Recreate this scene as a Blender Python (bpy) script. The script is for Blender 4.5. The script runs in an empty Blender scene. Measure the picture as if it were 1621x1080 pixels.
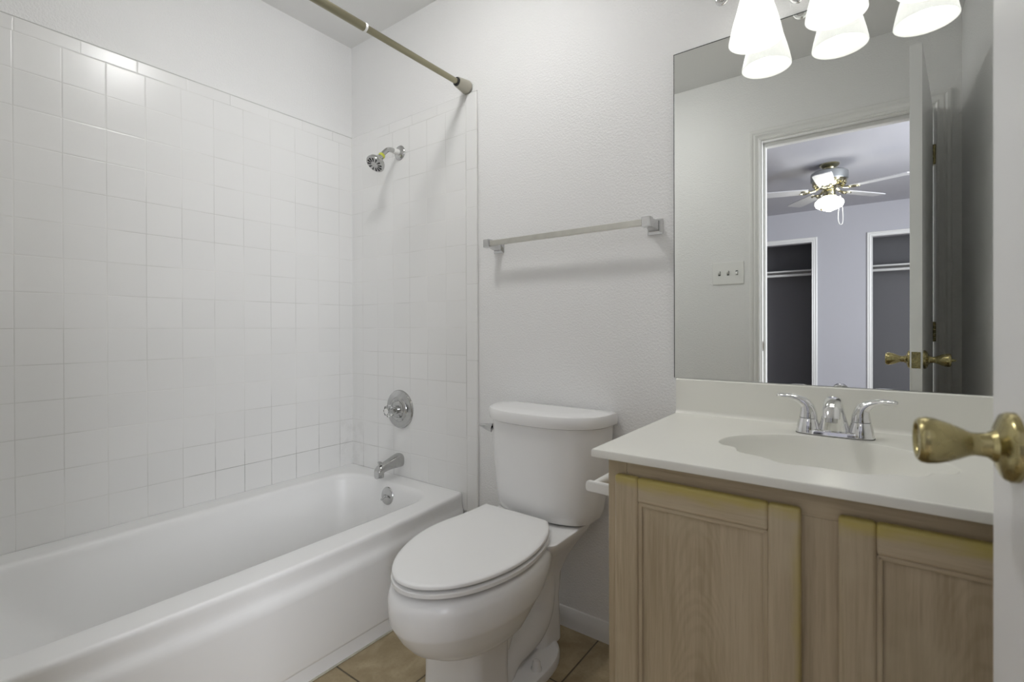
import bpy, bmesh, math, random
from mathutils import Vector, Matrix
random.seed(7)
SC = bpy.context.scene
COL = SC.collection
PI = math.pi

# ------------------------------------------------------------------ camera
CAM_LOC = Vector((2.0844, -1.4861, 1.0402))
F_PX, YAW, PITCH, ROLL, PPX, PPY = 772.78, 0.6386, -0.0036, -0.0033, 809.66, 523.15
cam_data = bpy.data.cameras.new('camera')
cam = bpy.data.objects.new('camera', cam_data); COL.objects.link(cam)
r_ = Vector((math.cos(YAW), math.sin(YAW), 0)); f_ = Vector((-math.sin(YAW), math.cos(YAW), 0)); u_ = Vector((0, 0, 1))
fw = f_ * math.cos(PITCH) + u_ * math.sin(PITCH); up = u_ * math.cos(PITCH) - f_ * math.sin(PITCH)
R3 = r_ * math.cos(ROLL) + up * math.sin(ROLL); U3 = up * math.cos(ROLL) - r_ * math.sin(ROLL)
cam.matrix_world = Matrix(((R3.x, U3.x, -fw.x, CAM_LOC.x), (R3.y, U3.y, -fw.y, CAM_LOC.y), (R3.z, U3.z, -fw.z, CAM_LOC.z), (0, 0, 0, 1)))
cam_data.sensor_fit = 'HORIZONTAL'; cam_data.sensor_width = 36.0
cam_data.lens = F_PX / 1621.0 * 36.0
cam_data.shift_x = (810.5 - PPX) / 1621.0
cam_data.shift_y = -(540.0 - PPY) / 1621.0
cam_data.clip_start = 0.02
cam_data.dof.use_dof = True; cam_data.dof.focus_distance = 1.9; cam_data.dof.aperture_fstop = 4.6
SC.camera = cam

# ------------------------------------------------------------------ world, lights, exposure
SC.view_settings.view_transform = 'Standard'; SC.view_settings.look = 'None'
SC.view_settings.gamma = 1.0; SC.view_settings.use_curve_mapping = False
SC.view_settings.exposure = 0.0
w = bpy.data.worlds.new('world'); SC.world = w; w.use_nodes = True
w.node_tree.nodes['Background'].inputs[0].default_value = (0.62, 0.74, 1.0, 1)
w.node_tree.nodes['Background'].inputs[1].default_value = 1.0
SC.cycles.max_bounces = 12; SC.cycles.diffuse_bounces = 8; SC.cycles.glossy_bounces = 6
SC.cycles.transmission_bounces = 8; SC.cycles.use_denoising = True; SC.cycles.sample_clamp_indirect = 6.0
CEIL_LAMP = 71.0      # radiance of the bathroom ceiling lamp's diffuser
BULB = 42.0           # radiance of each vanity bulb
SHADE_GLOW = 1.0     # glow of the lit glass shades
FAN_GLOBE = 11.0      # radiance of the bedroom fan's lit globe
WINDOW_FILL_W = 150.0       # added fill light through an unseen bedroom window
wl = bpy.data.lights.new('window_fill', 'AREA'); wl.shape = 'RECTANGLE'; wl.size = 1.25; wl.size_y = 1.5
wl.energy = WINDOW_FILL_W; wl.color = (0.93, 0.95, 1.0)
wlo = bpy.data.objects.new('window_fill', wl); COL.objects.link(wlo)
wlo.location = (4.12, -2.6, 1.42); wlo.rotation_euler = (0, PI / 2, 0)  # fill lamp added outside the window to brighten bedroom, tub and vanity

# ------------------------------------------------------------------ node material helpers
def new_mat(name):
    m = bpy.data.materials.new(name); m.use_nodes = True
    nt = m.node_tree
    return m, nt, nt.nodes['Principled BSDF']
class N:
    def __init__(s, nt): s.nt = nt
    def node(s, t, **kw):
        n = s.nt.nodes.new(t)
        for k, v in kw.items(): setattr(n, k, v)
        return n
    def _set(s, sock, v):
        if v is None: return
        if hasattr(v, 'is_output'): s.nt.links.new(v, sock)
        else: sock.default_value = v
    def m(s, op, a, b=None, c=None, clamp=False):
        n = s.node('ShaderNodeMath', operation=op, use_clamp=clamp)
        s._set(n.inputs[0], a); s._set(n.inputs[1], b)
        if c is not None: s._set(n.inputs[2], c)
        return n.outputs[0]
    def pos(s):
        g = s.node('ShaderNodeNewGeometry'); x = s.node('ShaderNodeSeparateXYZ')
        s.nt.links.new(g.outputs['Position'], x.inputs[0])
        return g.outputs['Position'], x.outputs[0], x.outputs[1], x.outputs[2]
    def comb(s, x, y, z):
        n = s.node('ShaderNodeCombineXYZ')
        for i, v in enumerate((x, y, z)): s._set(n.inputs[i], v)
        return n.outputs[0]
    def noise(s, vec, scale, detail=2.0, rough=0.5, dist=0.0, col=False):
        n = s.node('ShaderNodeTexNoise'); s._set(n.inputs['Vector'], vec)
        n.inputs['Scale'].default_value = scale; n.inputs['Detail'].default_value = detail
        n.inputs['Roughness'].default_value = rough; n.inputs['Distortion'].default_value = dist
        return n.outputs['Color' if col else 'Fac']
    def rng(s, v, a, b, c=0.0, d=1.0, smooth=True):
        n = s.node('ShaderNodeMapRange', interpolation_type='SMOOTHSTEP' if smooth else 'LINEAR')
        s._set(n.inputs[0], v)
        for i, k in enumerate((a, b, c, d)): s._set(n.inputs[i + 1], k)
        return n.outputs[0]
    def mix(s, f, a, b):
        n = s.node('ShaderNodeMix', data_type='RGBA')
        s._set(n.inputs[0], f)
        s._set(n.inputs[6], a if hasattr(a, 'is_output') else (*a, 1)); s._set(n.inputs[7], b if hasattr(b, 'is_output') else (*b, 1))
        return n.outputs[2]
    def bump(s, h, strength, dist, normal=None):
        n = s.node('ShaderNodeBump'); s._set(n.inputs['Height'], h)
        n.inputs['Strength'].default_value = strength; n.inputs['Distance'].default_value = dist
        if normal is not None: s._set(n.inputs['Normal'], normal)
        return n.outputs[0]
def plain(name, col, rough=0.5, metal=0.0, spec=None, coat=0.0, bump=None, var=0.0, var_scale=8.0):
    """one colour with a little procedural variation, optional fine bump (scale, strength, distance)"""
    m, nt, b = new_mat(name); n = N(nt)
    P, x, y, z = n.pos()
    v = n.noise(P, var_scale, 3)
    if var: nt.links.new(n.mix(v, tuple(c * (1 - var) for c in col), tuple(min(1, c * (1 + var)) for c in col)), b.inputs['Base Color'])
    else: b.inputs['Base Color'].default_value = (*col, 1)
    b.inputs['Roughness'].default_value = rough; b.inputs['Metallic'].default_value = metal
    if spec is not None: b.inputs['Specular IOR Level'].default_value = spec
    if coat: b.inputs['Coat Weight'].default_value = coat; b.inputs['Coat Roughness'].default_value = 0.05
    if bump: nt.links.new(n.bump(n.noise(P, bump[0], 3, 0.6), bump[1], bump[2]), b.inputs['Normal'])
    return m
def paint_mat(name, col, rough, scale, strength, dist):
    return plain(name, col, rough, bump=(scale, strength, dist), var=0.012, var_scale=1.5)
def tile_mat(name, axis, col_edge, v_strip=None):
    """white square wall tiles; axis 0: columns along y (left wall), 1: columns along x (back wall)"""
    m, nt, b = new_mat(name); n = N(nt)
    P, x, y, z = n.pos()
    uc = y if axis == 0 else x
    top = n.m('GREATER_THAN', z, 1.9445)
    pu = n.m('ADD', 0.1118 if axis == 0 else 0.1122, n.m('MULTIPLY', top, 0.0428))
    u0 = n.m('ADD', col_edge, n.m('MULTIPLY', top, 0.003))
    v0 = 0.482; pv = 0.1125
    if v_strip is not None:
        st = n.m('GREATER_THAN', uc, v_strip)
        v0 = n.m('ADD', 0.482, n.m('MULTIPLY', st, -0.03)); pv = n.m('ADD', 0.1125, n.m('MULTIPLY', st, 0.041))
        pu = n.m('ADD', pu, n.m('MULTIPLY', st, 5.0)); u0 = n.m('ADD', n.m('MULTIPLY', n.m('SUBTRACT', 1.0, st), u0), n.m('MULTIPLY', st, v_strip))
    su = n.m('DIVIDE', n.m('SUBTRACT', uc, u0), pu); sv = n.m('DIVIDE', n.m('SUBTRACT', z, v0), pv)
    fu = n.m('FRACT', su); fv = n.m('FRACT', sv)
    eu = n.m('MULTIPLY', n.m('SUBTRACT', 0.5, n.m('ABSOLUTE', n.m('SUBTRACT', fu, 0.5))), pu)
    ev = n.m('MULTIPLY', n.m('SUBTRACT', 0.5, n.m('ABSOLUTE', n.m('SUBTRACT', fv, 0.5))), pv)
    e = n.m('MINIMUM', eu, ev)
    wob = n.m('MULTIPLY', n.m('SUBTRACT', n.noise(P, 60, 2), 0.5), 0.0006)
    e = n.m('ADD', e, wob)
    grout = n.rng(e, 0.0006, 0.0015, 1.0, 0.0)
    cid = n.node('ShaderNodeTexWhiteNoise', noise_dimensions='3D')
    nt.links.new(n.comb(n.m('FLOOR', su), n.m('FLOOR', sv), float(axis)), cid.inputs['Vector'])
    cs = n.node('ShaderNodeSeparateColor'); nt.links.new(cid.outputs['Color'], cs.inputs[0])
    tilt = n.m('ADD', n.m('MULTIPLY', n.m('MULTIPLY', n.m('SUBTRACT', cs.outputs[0], 0.5), fu), 0.10), n.m('MULTIPLY', n.m('MULTIPLY', n.m('SUBTRACT', cs.outputs[1], 0.5), fv), 0.10))
    pillow = n.rng(e, 0.0004, 0.0035, 0.0, 1.0)
    h = n.m('ADD', n.m('MULTIPLY', pillow, 0.10), tilt)
    h = n.m('ADD', h, n.m('MULTIPLY', n.noise(P, 14, 2), 0.08))
    # mildew that has settled in some joints near the tub, clean white grout elsewhere
    low = n.rng(z, 0.80, 0.42, 0.0, 1.0)
    along = n.rng(uc, -0.78, -0.70, 0.0, 1.0) if axis == 0 else n.rng(uc, 0.45, 0.25, 0.15, 0.8)
    dirt = n.m('MULTIPLY', n.m('MULTIPLY', low, along), n.rng(n.noise(P, 7, 3), 0.30, 0.6, 0.35, 1.0))
    thin = n.rng(n.noise(P, 3.0, 2), 0.42, 0.62, 0.06, 0.42)
    dirt = n.m('MAXIMUM', dirt, thin)
    gcol = n.mix(dirt, (0.80, 0.80, 0.78), (0.34, 0.34, 0.32))
    tcol = n.mix(cs.outputs[2], (0.80, 0.80, 0.79), (0.82, 0.82, 0.81))
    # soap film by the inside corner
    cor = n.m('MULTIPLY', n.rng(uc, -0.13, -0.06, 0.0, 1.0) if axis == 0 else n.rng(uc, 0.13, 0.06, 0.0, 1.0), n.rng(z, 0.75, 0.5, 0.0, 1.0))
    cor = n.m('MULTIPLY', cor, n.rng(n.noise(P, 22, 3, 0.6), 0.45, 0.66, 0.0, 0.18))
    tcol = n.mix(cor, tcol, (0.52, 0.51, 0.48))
    nt.links.new(n.mix(grout, tcol, gcol), b.inputs['Base Color'])
    nt.links.new(n.rng(grout, 0, 1, 0.26, 0.7), b.inputs['Roughness'])
    nt.links.new(n.bump(h, 0.6, 0.006), b.inputs['Normal'])
    return m
def floor_tile_mat():
    m, nt, b = new_mat('beige_floor_tile'); n = N(nt)
    P, x, y, z = n.pos()
    su = n.m('DIVIDE', n.m('SUBTRACT', x, 1.347), 0.345); sv = n.m('DIVIDE', n.m('SUBTRACT', y, -0.604), 0.345)
    eu = n.m('MULTIPLY', n.m('SUBTRACT', 0.5, n.m('ABSOLUTE', n.m('SUBTRACT', n.m('FRACT', su), 0.5))), 0.345)
    ev = n.m('MULTIPLY', n.m('SUBTRACT', 0.5, n.m('ABSOLUTE', n.m('SUBTRACT', n.m('FRACT', sv), 0.5))), 0.345)
    e = n.m('ADD', n.m('MINIMUM', eu, ev), n.m('MULTIPLY', n.m('SUBTRACT', n.noise(P, 90, 2), 0.5), 0.0012))
    grout = n.rng(e, 0.0018, 0.003, 1.0, 0.0)
    c = n.mix(n.rng(n.noise(P, 9, 4, 0.6, 0.4), 0.3, 0.72), (0.30, 0.235, 0.135), (0.45, 0.37, 0.235))
    c = n.mix(n.rng(n.noise(P, 120, 3, 0.7), 0.45, 0.75, 0, 0.35), c, (0.24, 0.19, 0.11))
    nt.links.new(n.mix(grout, c, (0.10, 0.078, 0.048)), b.inputs['Base Color'])
    b.inputs['Roughness'].default_value = 0.5
    hh = n.m('ADD', n.rng(e, 0.0015, 0.005, 0, 1), n.m('MULTIPLY', n.noise(P, 60, 3), 0.2))
    nt.links.new(n.bump(hh, 0.5, 0.002), b.inputs['Normal'])
    return m
def wood_mat(name, axis, cathedral=None, yellow_z=None, yellow_x=None, base=((0.40, 0.32, 0.207), (0.545, 0.452, 0.315))):
    """pickled oak: pinkish beige with fine grain along `axis`; yellowed varnish where hands wear it"""
    m, nt, b = new_mat(name); n = N(nt)
    P, x, y, z = n.pos()
    s = [55.0, 55.0, 55.0]; s[axis] = 2.2
    stretched = n.comb(n.m('MULTIPLY', x, s[0]), n.m('MULTIPLY', y, s[1]), n.m('MULTIPLY', z, s[2]))
    fine = n.noise(stretched, 2.2, 5, 0.65, 0.3)
    s2 = [14.0, 14.0, 14.0]; s2[axis] = 1.1
    broad = n.noise(n.comb(n.m('MULTIPLY', x, s2[0]), n.m('MULTIPLY', y, s2[1]), n.m('MULTIPLY', z, s2[2])), 1.0, 3, 0.5, 0.8)
    t = n.m('ADD', n.m('MULTIPLY', fine, 0.55), n.m('MULTIPLY', broad, 0.45))
    if cathedral is not None:
        cx, cz = cathedral
        dx = n.m('MULTIPLY', n.m('SUBTRACT', x, cx), 1.0)
        arch = n.m('ADD', z, n.m('MULTIPLY', n.m('MULTIPLY', dx, dx), 55.0))
        arch = n.m('ADD', arch, n.m('MULTIPLY', n.noise(P, 9, 3), 0.16))
        ring = n.m('SINE', n.m('MULTIPLY', arch, 165.0))
        near = n.rng(n.m('ABSOLUTE', dx), 0.02, 0.075, 1.0, 0.15)
        t = n.m('SUBTRACT', t, n.m('MULTIPLY', n.m('MULTIPLY', n.rng(ring, -0.6, 1.0), near), 0.055))
    c = n.mix(n.rng(t, 0.33, 0.66), base[0], base[1])
    pores = n.rng(n.noise(n.comb(n.m('MULTIPLY', x, s[0] * 3), n.m('MULTIPLY', y, s[1] * 3), n.m('MULTIPLY', z, s[2] * 2.4)), 2.0, 2), 0.60, 0.74, 0.0, 0.35)
    c = n.mix(pores, c, (0.32, 0.24, 0.16))
    patch = n.rng(n.noise(P, 6, 3, 0.6), 0.50, 0.70, 0, 0.40)
    c = n.mix(patch, c, (0.57, 0.50, 0.35))
    if yellow_z is not None:
        zt, depth = yellow_z
        k = n.rng(n.m('ADD', z, n.m('MULTIPLY', n.m('SUBTRACT', n.noise(n.comb(n.m('MULTIPLY', x, 1.0), 0.0, n.m('MULTIPLY', z, 3.0)), 9, 3), 0.5), depth * 1.2)), zt - depth, zt - 0.004, 0.0, 1.0)
        c = n.mix(k, c, (0.50, 0.41, 0.125))
    if yellow_x is not None:
        xt, depth = yellow_x
        k = n.rng(n.m('ADD', x, n.m('MULTIPLY', n.m('SUBTRACT', n.noise(P, 9, 4), 0.5), depth * 1.6)), xt - depth, xt - 0.002, 0.0, 0.85)
        c = n.mix(k, c, (0.48, 0.39, 0.15))
    nt.links.new(c, b.inputs['Base Color'])
    b.inputs['Roughness'].default_value = 0.42
    nt.links.new(n.bump(fine, 0.25, 0.0012), b.inputs['Normal'])
    return m
def emit_mat(name, col, strength, base=(0.9, 0.9, 0.88)):
    m, nt, b = new_mat(name)
    b.inputs['Base Color'].default_value = (*base, 1); b.inputs['Roughness'].default_value = 0.4
    b.inputs['Emission Color'].default_value = (*col, 1); b.inputs['Emission Strength'].default_value = strength
    return m
def shade_mat():
    """frosted alabaster glass: light passes through it and it glows around the lit bulb"""
    m, nt, b = new_mat('alabaster_glass'); n = N(nt)
    P, x, y, z = n.pos()
    b.inputs['Roughness'].default_value = 0.3
    veins = n.rng(n.noise(n.comb(n.m('MULTIPLY', x, 1.0), n.m('MULTIPLY', y, 1.0), n.m('MULTIPLY', z, 0.35)), 45, 4, 0.6, 1.5), 0.35, 0.7)
    nt.links.new(n.mix(veins, (0.07, 0.07, 0.06), (0.13, 0.13, 0.12)), b.inputs['Base Color'])
    b.inputs['Emission Color'].default_value = (1.0, 0.995, 0.96, 1); b.inputs['Emission Strength'].default_value = SHADE_GLOW
    tr = n.node('ShaderNodeBsdfTranslucent'); tr.inputs[0].default_value = (0.95, 0.95, 0.92, 1)
    mx = n.node('ShaderNodeMixShader'); mx.inputs[0].default_value = 0.15
    nt.links.new(b.outputs[0], mx.inputs[1]); nt.links.new(tr.outputs[0], mx.inputs[2])
    nt.links.new(mx.outputs[0], nt.nodes['Material Output'].inputs['Surface'])
    return m
def brass_mat(name, col, dark, rough):
    m, nt, b = new_mat(name); n = N(nt)
    P, x, y, z = n.pos()
    nt.links.new(n.mix(n.rng(n.noise(P, 26, 3, 0.5), 0.3, 0.75), dark, col), b.inputs['Base Color'])
    b.inputs['Metallic'].default_value = 1.0
    nt.links.new(n.rng(n.noise(P, 80, 3), 0.3, 0.7, rough * 0.8, rough * 1.3), b.inputs['Roughness'])
    return m
def glass_mat(name, col=(1, 1, 1), rough=0.03, ior=1.49):
    m, nt, b = new_mat(name)
    b.inputs['Base Color'].default_value = (*col, 1); b.inputs['Transmission Weight'].default_value = 1.0
    b.inputs['Roughness'].default_value = rough; b.inputs['IOR'].default_value = ior
    return m

M = {}
M['wall'] = paint_mat('white_wall_paint', (0.82, 0.82, 0.815), 0.36, 150, 0.75, 0.003)
M['ceiling'] = paint_mat('ceiling_paint', (0.82, 0.82, 0.81), 0.75, 150, 0.25, 0.002)
M['trim'] = plain('white_gloss_trim', (0.80, 0.80, 0.785), 0.28, bump=(25, 0.05, 0.002), var=0.01)
M['door'] = plain('white_door_paint', (0.79, 0.79, 0.79), 0.30, bump=(30, 0.10, 0.002), var=0.012, var_scale=4)
M['tile_left'] = tile_mat('white_tile_left', 0, -1.198)
M['tile_back'] = tile_mat('white_tile_back', 1, 0.757 - 0.1122 * 7, 0.7585)
M['tile_front'] = tile_mat('white_tile_front', 1, 0.757 - 0.1122 * 7)
M['floor'] = floor_tile_mat()
M['enamel'] = plain('white_tub_enamel', (0.83, 0.83, 0.825), 0.34, var=0.012, var_scale=3, bump=(6, 0.03, 0.01))
M['china'] = plain('white_vitreous_china', (0.83, 0.83, 0.825), 0.2, var=0.008, bump=(5, 0.02, 0.01))
M['seat'] = plain('white_seat_plastic', (0.83, 0.83, 0.82), 0.25, var=0.008)
M['chrome'] = plain('chrome', (0.80, 0.80, 0.80), 0.07, 1.0, var=0.04, var_scale=30)
M['worn_chrome'] = plain('worn_chrome', (0.50, 0.50, 0.49), 0.16, 1.0, var=0.15, var_scale=40)
M['bracket'] = plain('aged_chrome_bracket', (0.60, 0.60, 0.60), 0.10, 1.0, var=0.08, var_scale=40)
M['bronze'] = plain('dark_bronze', (0.10, 0.075, 0.04), 0.4, 0.7, var=0.1, var_scale=50)
M['bar_metal'] = plain('satin_bar_metal', (0.62, 0.61, 0.56), 0.30, 1.0, var=0.10, var_scale=35)
M['rod'] = plain('champagne_rod_metal', (0.33, 0.305, 0.215), 0.30, 1.0, var=0.05, var_scale=20)
M['rod_cap'] = plain('champagne_rod_cap', (0.46, 0.44, 0.37), 0.35, 0.6, var=0.05)
M['rubber'] = plain('dark_rubber', (0.02, 0.02, 0.02), 0.6, var=0.1)
M['white_plastic'] = plain('white_plastic', (0.82, 0.82, 0.80), 0.35, var=0.01)
M['yellow_plastic'] = plain('lime_yellow_collar', (0.52, 0.55, 0.06), 0.4, var=0.08, var_scale=60)
M['black'] = plain('black_nozzle', (0.015, 0.015, 0.015), 0.4, var=0.1)
M['acrylic'] = glass_mat('clear_acrylic', (0.96, 0.97, 0.97), 0.04)
M['marble'] = plain('bone_cultured_marble', (0.82, 0.815, 0.755), 0.24, var=0.012, var_scale=5)
M['mirror'] = plain('silvered_mirror', (0.84, 0.855, 0.83), 0.0, 1.0)
M['mirror_edge'] = plain('mirror_edge', (0.05, 0.06, 0.055), 0.3, var=0.1)
M['bulb'] = emit_mat('lit_bulb', (1.0, 0.985, 0.94), BULB)
M['shade'] = shade_mat()
M['diffuser'] = emit_mat('lit_ceiling_diffuser', (1.0, 0.995, 0.985), CEIL_LAMP)
M['globe'] = emit_mat('lit_fan_globe', (1.0, 0.98, 0.88), FAN_GLOBE)
M['brass'] = brass_mat('antique_brass', (0.46, 0.40, 0.20), (0.31, 0.265, 0.13), 0.24)
M['fan_metal'] = brass_mat('fan_polished_brass', (0.60, 0.57, 0.42), (0.42, 0.38, 0.22), 0.16)
M['fan_grey'] = plain('fan_pewter', (0.42, 0.44, 0.44), 0.3, 0.85, var=0.05)
M['fan_blade'] = plain('white_fan_blade', (0.60, 0.60, 0.62), 0.4, var=0.02)
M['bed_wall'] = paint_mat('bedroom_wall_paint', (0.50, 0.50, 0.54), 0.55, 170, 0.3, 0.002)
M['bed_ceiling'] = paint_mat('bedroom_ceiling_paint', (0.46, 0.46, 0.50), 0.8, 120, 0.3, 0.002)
M['closet'] = paint_mat('closet_shaded_paint', (0.165, 0.165, 0.175), 0.6, 170, 0.3, 0.002)  # shade of the deep closets is put into this dark base colour
M['carpet'] = plain('beige_carpet', (0.36, 0.31, 0.25), 0.95, bump=(400, 0.6, 0.004), var=0.1, var_scale=40)
M['caulk'] = plain('aged_caulk', (0.55, 0.53, 0.44), 0.5, var=0.35, var_scale=50)
M['caulk_shadow'] = plain('grey_caulk_shadow', (0.50, 0.50, 0.48), 0.6, var=0.15, var_scale=25)  # caulk with the shadow line above the tiles put into its grey
M['wood_z'] = wood_mat('pickled_oak_upright', 2)
M['wood_x'] = wood_mat('pickled_oak_level', 0)
M['wood_toprail'] = wood_mat('pickled_oak_top_rail', 0, yellow_z=(0.738, 0.034))
M['wood_stile'] = wood_mat('pickled_oak_door_stile', 2, yellow_z=(0.745, 0.040))
M['wood_panel_l'] = wood_mat('pickled_oak_panel_arched', 2, cathedral=(1.815, 0.4))
M['wood_panel_r'] = wood_mat('pickled_oak_panel', 2, cathedral=(2.21, 0.3))
M['wood_stile_r'] = wood_mat('pickled_oak_worn_stile', 2, yellow_z=(0.745, 0.040), yellow_x=(1.992, 0.022))

# ------------------------------------------------------------------ mesh helpers
def obj(name, bm, mats, parent=None, smooth=35, recalc=True):
    if recalc: bmesh.ops.recalc_face_normals(bm, faces=bm.faces[:])
    me = bpy.data.meshes.new(name); bm.to_mesh(me); bm.free()
    for m in (mats if isinstance(mats, (list, tuple)) else [mats]): me.materials.append(m)
    if smooth:
        me.polygons.foreach_set('use_smooth', [True] * len(me.polygons)); me.set_sharp_from_angle(angle=math.radians(smooth))
    o = bpy.data.objects.new(name, me); COL.objects.link(o)
    if smooth:
        wn = o.modifiers.new('weighted_normal', 'WEIGHTED_NORMAL'); wn.keep_sharp = True; wn.weight = 80
    if parent is not None:
        o.parent = parent
        o.matrix_parent_inverse = parent.matrix_world.inverted() if parent.type != 'EMPTY' else Matrix.Translation(-parent.location)
    return o
def tag(o, label=None, cat=None, group=None, kind=None):
    if label: o['label'] = label
    if cat: o['category'] = cat
    if group: o['group'] = group
    if kind: o['kind'] = kind
    return o
def thing(name, label, cat, loc, group=None):
    o = bpy.data.objects.new(name, None); COL.objects.link(o); o.location = loc; o.empty_display_size = 0.05
    return tag(o, label, cat, group)
def struct(name, bm, m, label=None, parent=None, smooth=35):
    return tag(obj(name, bm, m, parent, smooth), label, None, None, 'structure')
def add_box(bm, lo, hi, bev=0.0, seg=2, mi=0):
    r = bmesh.ops.create_cube(bm, size=1.0)
    vs = r['verts']
    for v in vs:
        v.co = Vector(((lo[0] + hi[0]) / 2 + v.co.x * (hi[0] - lo[0]), (lo[1] + hi[1]) / 2 + v.co.y * (hi[1] - lo[1]), (lo[2] + hi[2]) / 2 + v.co.z * (hi[2] - lo[2])))
    fs = {f for v in vs for f in v.link_faces}
    for f in fs: f.material_index = mi
    if bev:
        es = list({e for v in vs for e in v.link_edges})
        rr = bmesh.ops.bevel(bm, geom=es, offset=bev, segments=seg, affect='EDGES', profile=0.5)
        for f in rr['faces']: f.material_index = mi
    return vs
def box(lo, hi, bev=0.0, seg=2):
    bm = bmesh.new(); add_box(bm, lo, hi, bev, seg); return bm
def frame_axes(d):
    d = Vector(d).normalized()
    a = Vector((0, 0, 1)) if abs(d.z) < 0.9 else Vector((1, 0, 0))
    u = d.cross(a).normalized(); return u, d.cross(u).normalized(), d
def add_loft(bm, loops, cap0=True, cap1=True, closed=True, mi=0):
    rows = [[bm.verts.new(p) for p in L] for L in loops]
    n = len(rows[0]); k = n if closed else n - 1
    for a, b in zip(rows[:-1], rows[1:]):
        for i in range(k):
            j = (i + 1) % n
            try: bm.faces.new((a[i], a[j], b[j], b[i])).material_index = mi
            except ValueError: pass
    if cap0 and closed: bm.faces.new(rows[0][::-1]).material_index = mi
    if cap1 and closed: bm.faces.new(rows[-1]).material_index = mi
    return rows
def add_lathe(bm, origin, axis, prof, seg=32, cap0=True, cap1=True, mi=0):
    """prof: list of (radius, distance along axis)"""
    u, v, d = frame_axes(axis); o = Vector(origin)
    loops = [[o + d * h + (u * math.cos(2 * PI * i / seg) + v * math.sin(2 * PI * i / seg)) * max(r, 1e-5) for i in range(seg)] for r, h in prof]
    return add_loft(bm, loops, cap0, cap1, mi=mi)
def add_tube(bm, pts, rad, seg=12, mi=0, caps=True):
    pts = [Vector(p) for p in pts]; n = len(pts)
    rads = rad if isinstance(rad, (list, tuple)) else [rad] * n
    loops = []; pu = None
    for i, p in enumerate(pts):
        d = (pts[min(i + 1, n - 1)] - pts[max(i - 1, 0)]).normalized()
        if pu is None: u, v, _ = frame_axes(d)
        else:
            u = (pu - d * pu.dot(d)).normalized(); v = d.cross(u)
        pu = u
        loops.append([p + (u * math.cos(2 * PI * k / seg) + v * math.sin(2 * PI * k / seg)) * rads[i] for k in range(seg)])
    return add_loft(bm, loops, caps, caps, mi=mi)
def spline(pts, n=8, closed=False):
    pts = [Vector(p) for p in pts]; out = []; m = len(pts)
    for i in range(m if closed else m - 1):
        g = (lambda k: pts[k % m]) if closed else (lambda k: pts[max(0, min(m - 1, k))])
        a, b, c, d = g(i - 1), g(i), g(i + 1), g(i + 2)
        for s in range(n):
            t = s / n
            out.append(0.5 * ((2 * b) + (c - a) * t + (2 * a - 5 * b + 4 * c - d) * t * t + (3 * b - a - 3 * c + d) * t ** 3))
    if not closed: out.append(pts[-1])
    return out
def add_sphere(bm, c, r, su=20, sv=12, scale=(1, 1, 1), mi=0):
    rr = bmesh.ops.create_uvsphere(bm, u_segments=su, v_segments=sv, radius=r)
    for v in rr['verts']: v.co = Vector((v.co.x * scale[0], v.co.y * scale[1], v.co.z * scale[2])) + Vector(c)
    for f in {f for v in rr['verts'] for f in v.link_faces}: f.material_index = mi
def add_prism(bm, poly, ax, a, b, mi=0):
    """extrude the 2-D polygon along axis ax ('x': poly is (y,z); 'y': (x,z); 'z': (x,y))"""
    def P(p, t): return {'x': (t, p[0], p[1]), 'y': (p[0], t, p[1]), 'z': (p[0], p[1], t)}[ax]
    return add_loft(bm, [[Vector(P(p, a)) for p in poly], [Vector(P(p, b)) for p in poly]], mi=mi)
def rrect(x0, x1, y0, y1, r, z, n=8):
    """rounded rectangle loop, counter-clockwise from +x side, 4*(n+1) points; r may be 4 radii (++, -+, --, +-)"""
    rs = r if isinstance(r, (list, tuple)) else [r] * 4; L = []
    for q, (cx, cy, sx, sy) in enumerate(((x1, y1, -1, -1), (x0, y1, 1, -1), (x0, y0, 1, 1), (x1, y0, -1, 1))):
        for k in range(n + 1):
            a = PI / 2 * (q + k / n)
            L.append(Vector((cx + sx * rs[q] + rs[q] * math.cos(a), cy + sy * rs[q] + rs[q] * math.sin(a), z)))
    return L

# ------------------------------------------------------------------ bathroom shell
H = 2.44; XR = 2.399; YF = -1.462; YB = -1.578     # right wall, door wall (bathroom face / bedroom face)
JL, JR, JT = 1.598, 2.304, 2.050                   # door opening
struct('floor', box((-0.1, YB, -0.05), (XR + 0.1, 0.1, 0.0)), M['floor'], 'beige ceramic floor tiles with dark grout')
struct('ceiling', box((-0.1, YB, H), (XR + 0.1, 0.1, H + 0.05)), M['ceiling'], 'white textured bathroom ceiling')
struct('wall_left', box((-0.1, YB, 0), (-0.008, 0.1, H)), M['wall'], 'white painted wall above the tub tiles')
struct('wall_back', box((-0.008, 0.0, 0), (XR, 0.1, H)), M['wall'], 'white orange-peel wall behind toilet and vanity')
struct('wall_right', box((XR, YB, 0), (XR + 0.1, 0.1, H)), M['wall'], 'white wall beside the vanity')
bm = bmesh.new()
add_box(bm, (-0.008, YB, 0), (JL - 0.012, YF, H)); add_box(bm, (JR + 0.012, YB, 0), (XR, YF, H)); add_box(bm, (JL - 0.012, YB, JT + 0.012), (JR + 0.012, YF, H))
struct('wall_front', bm, M['wall'], 'white wall around the bathroom doorway')
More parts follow.
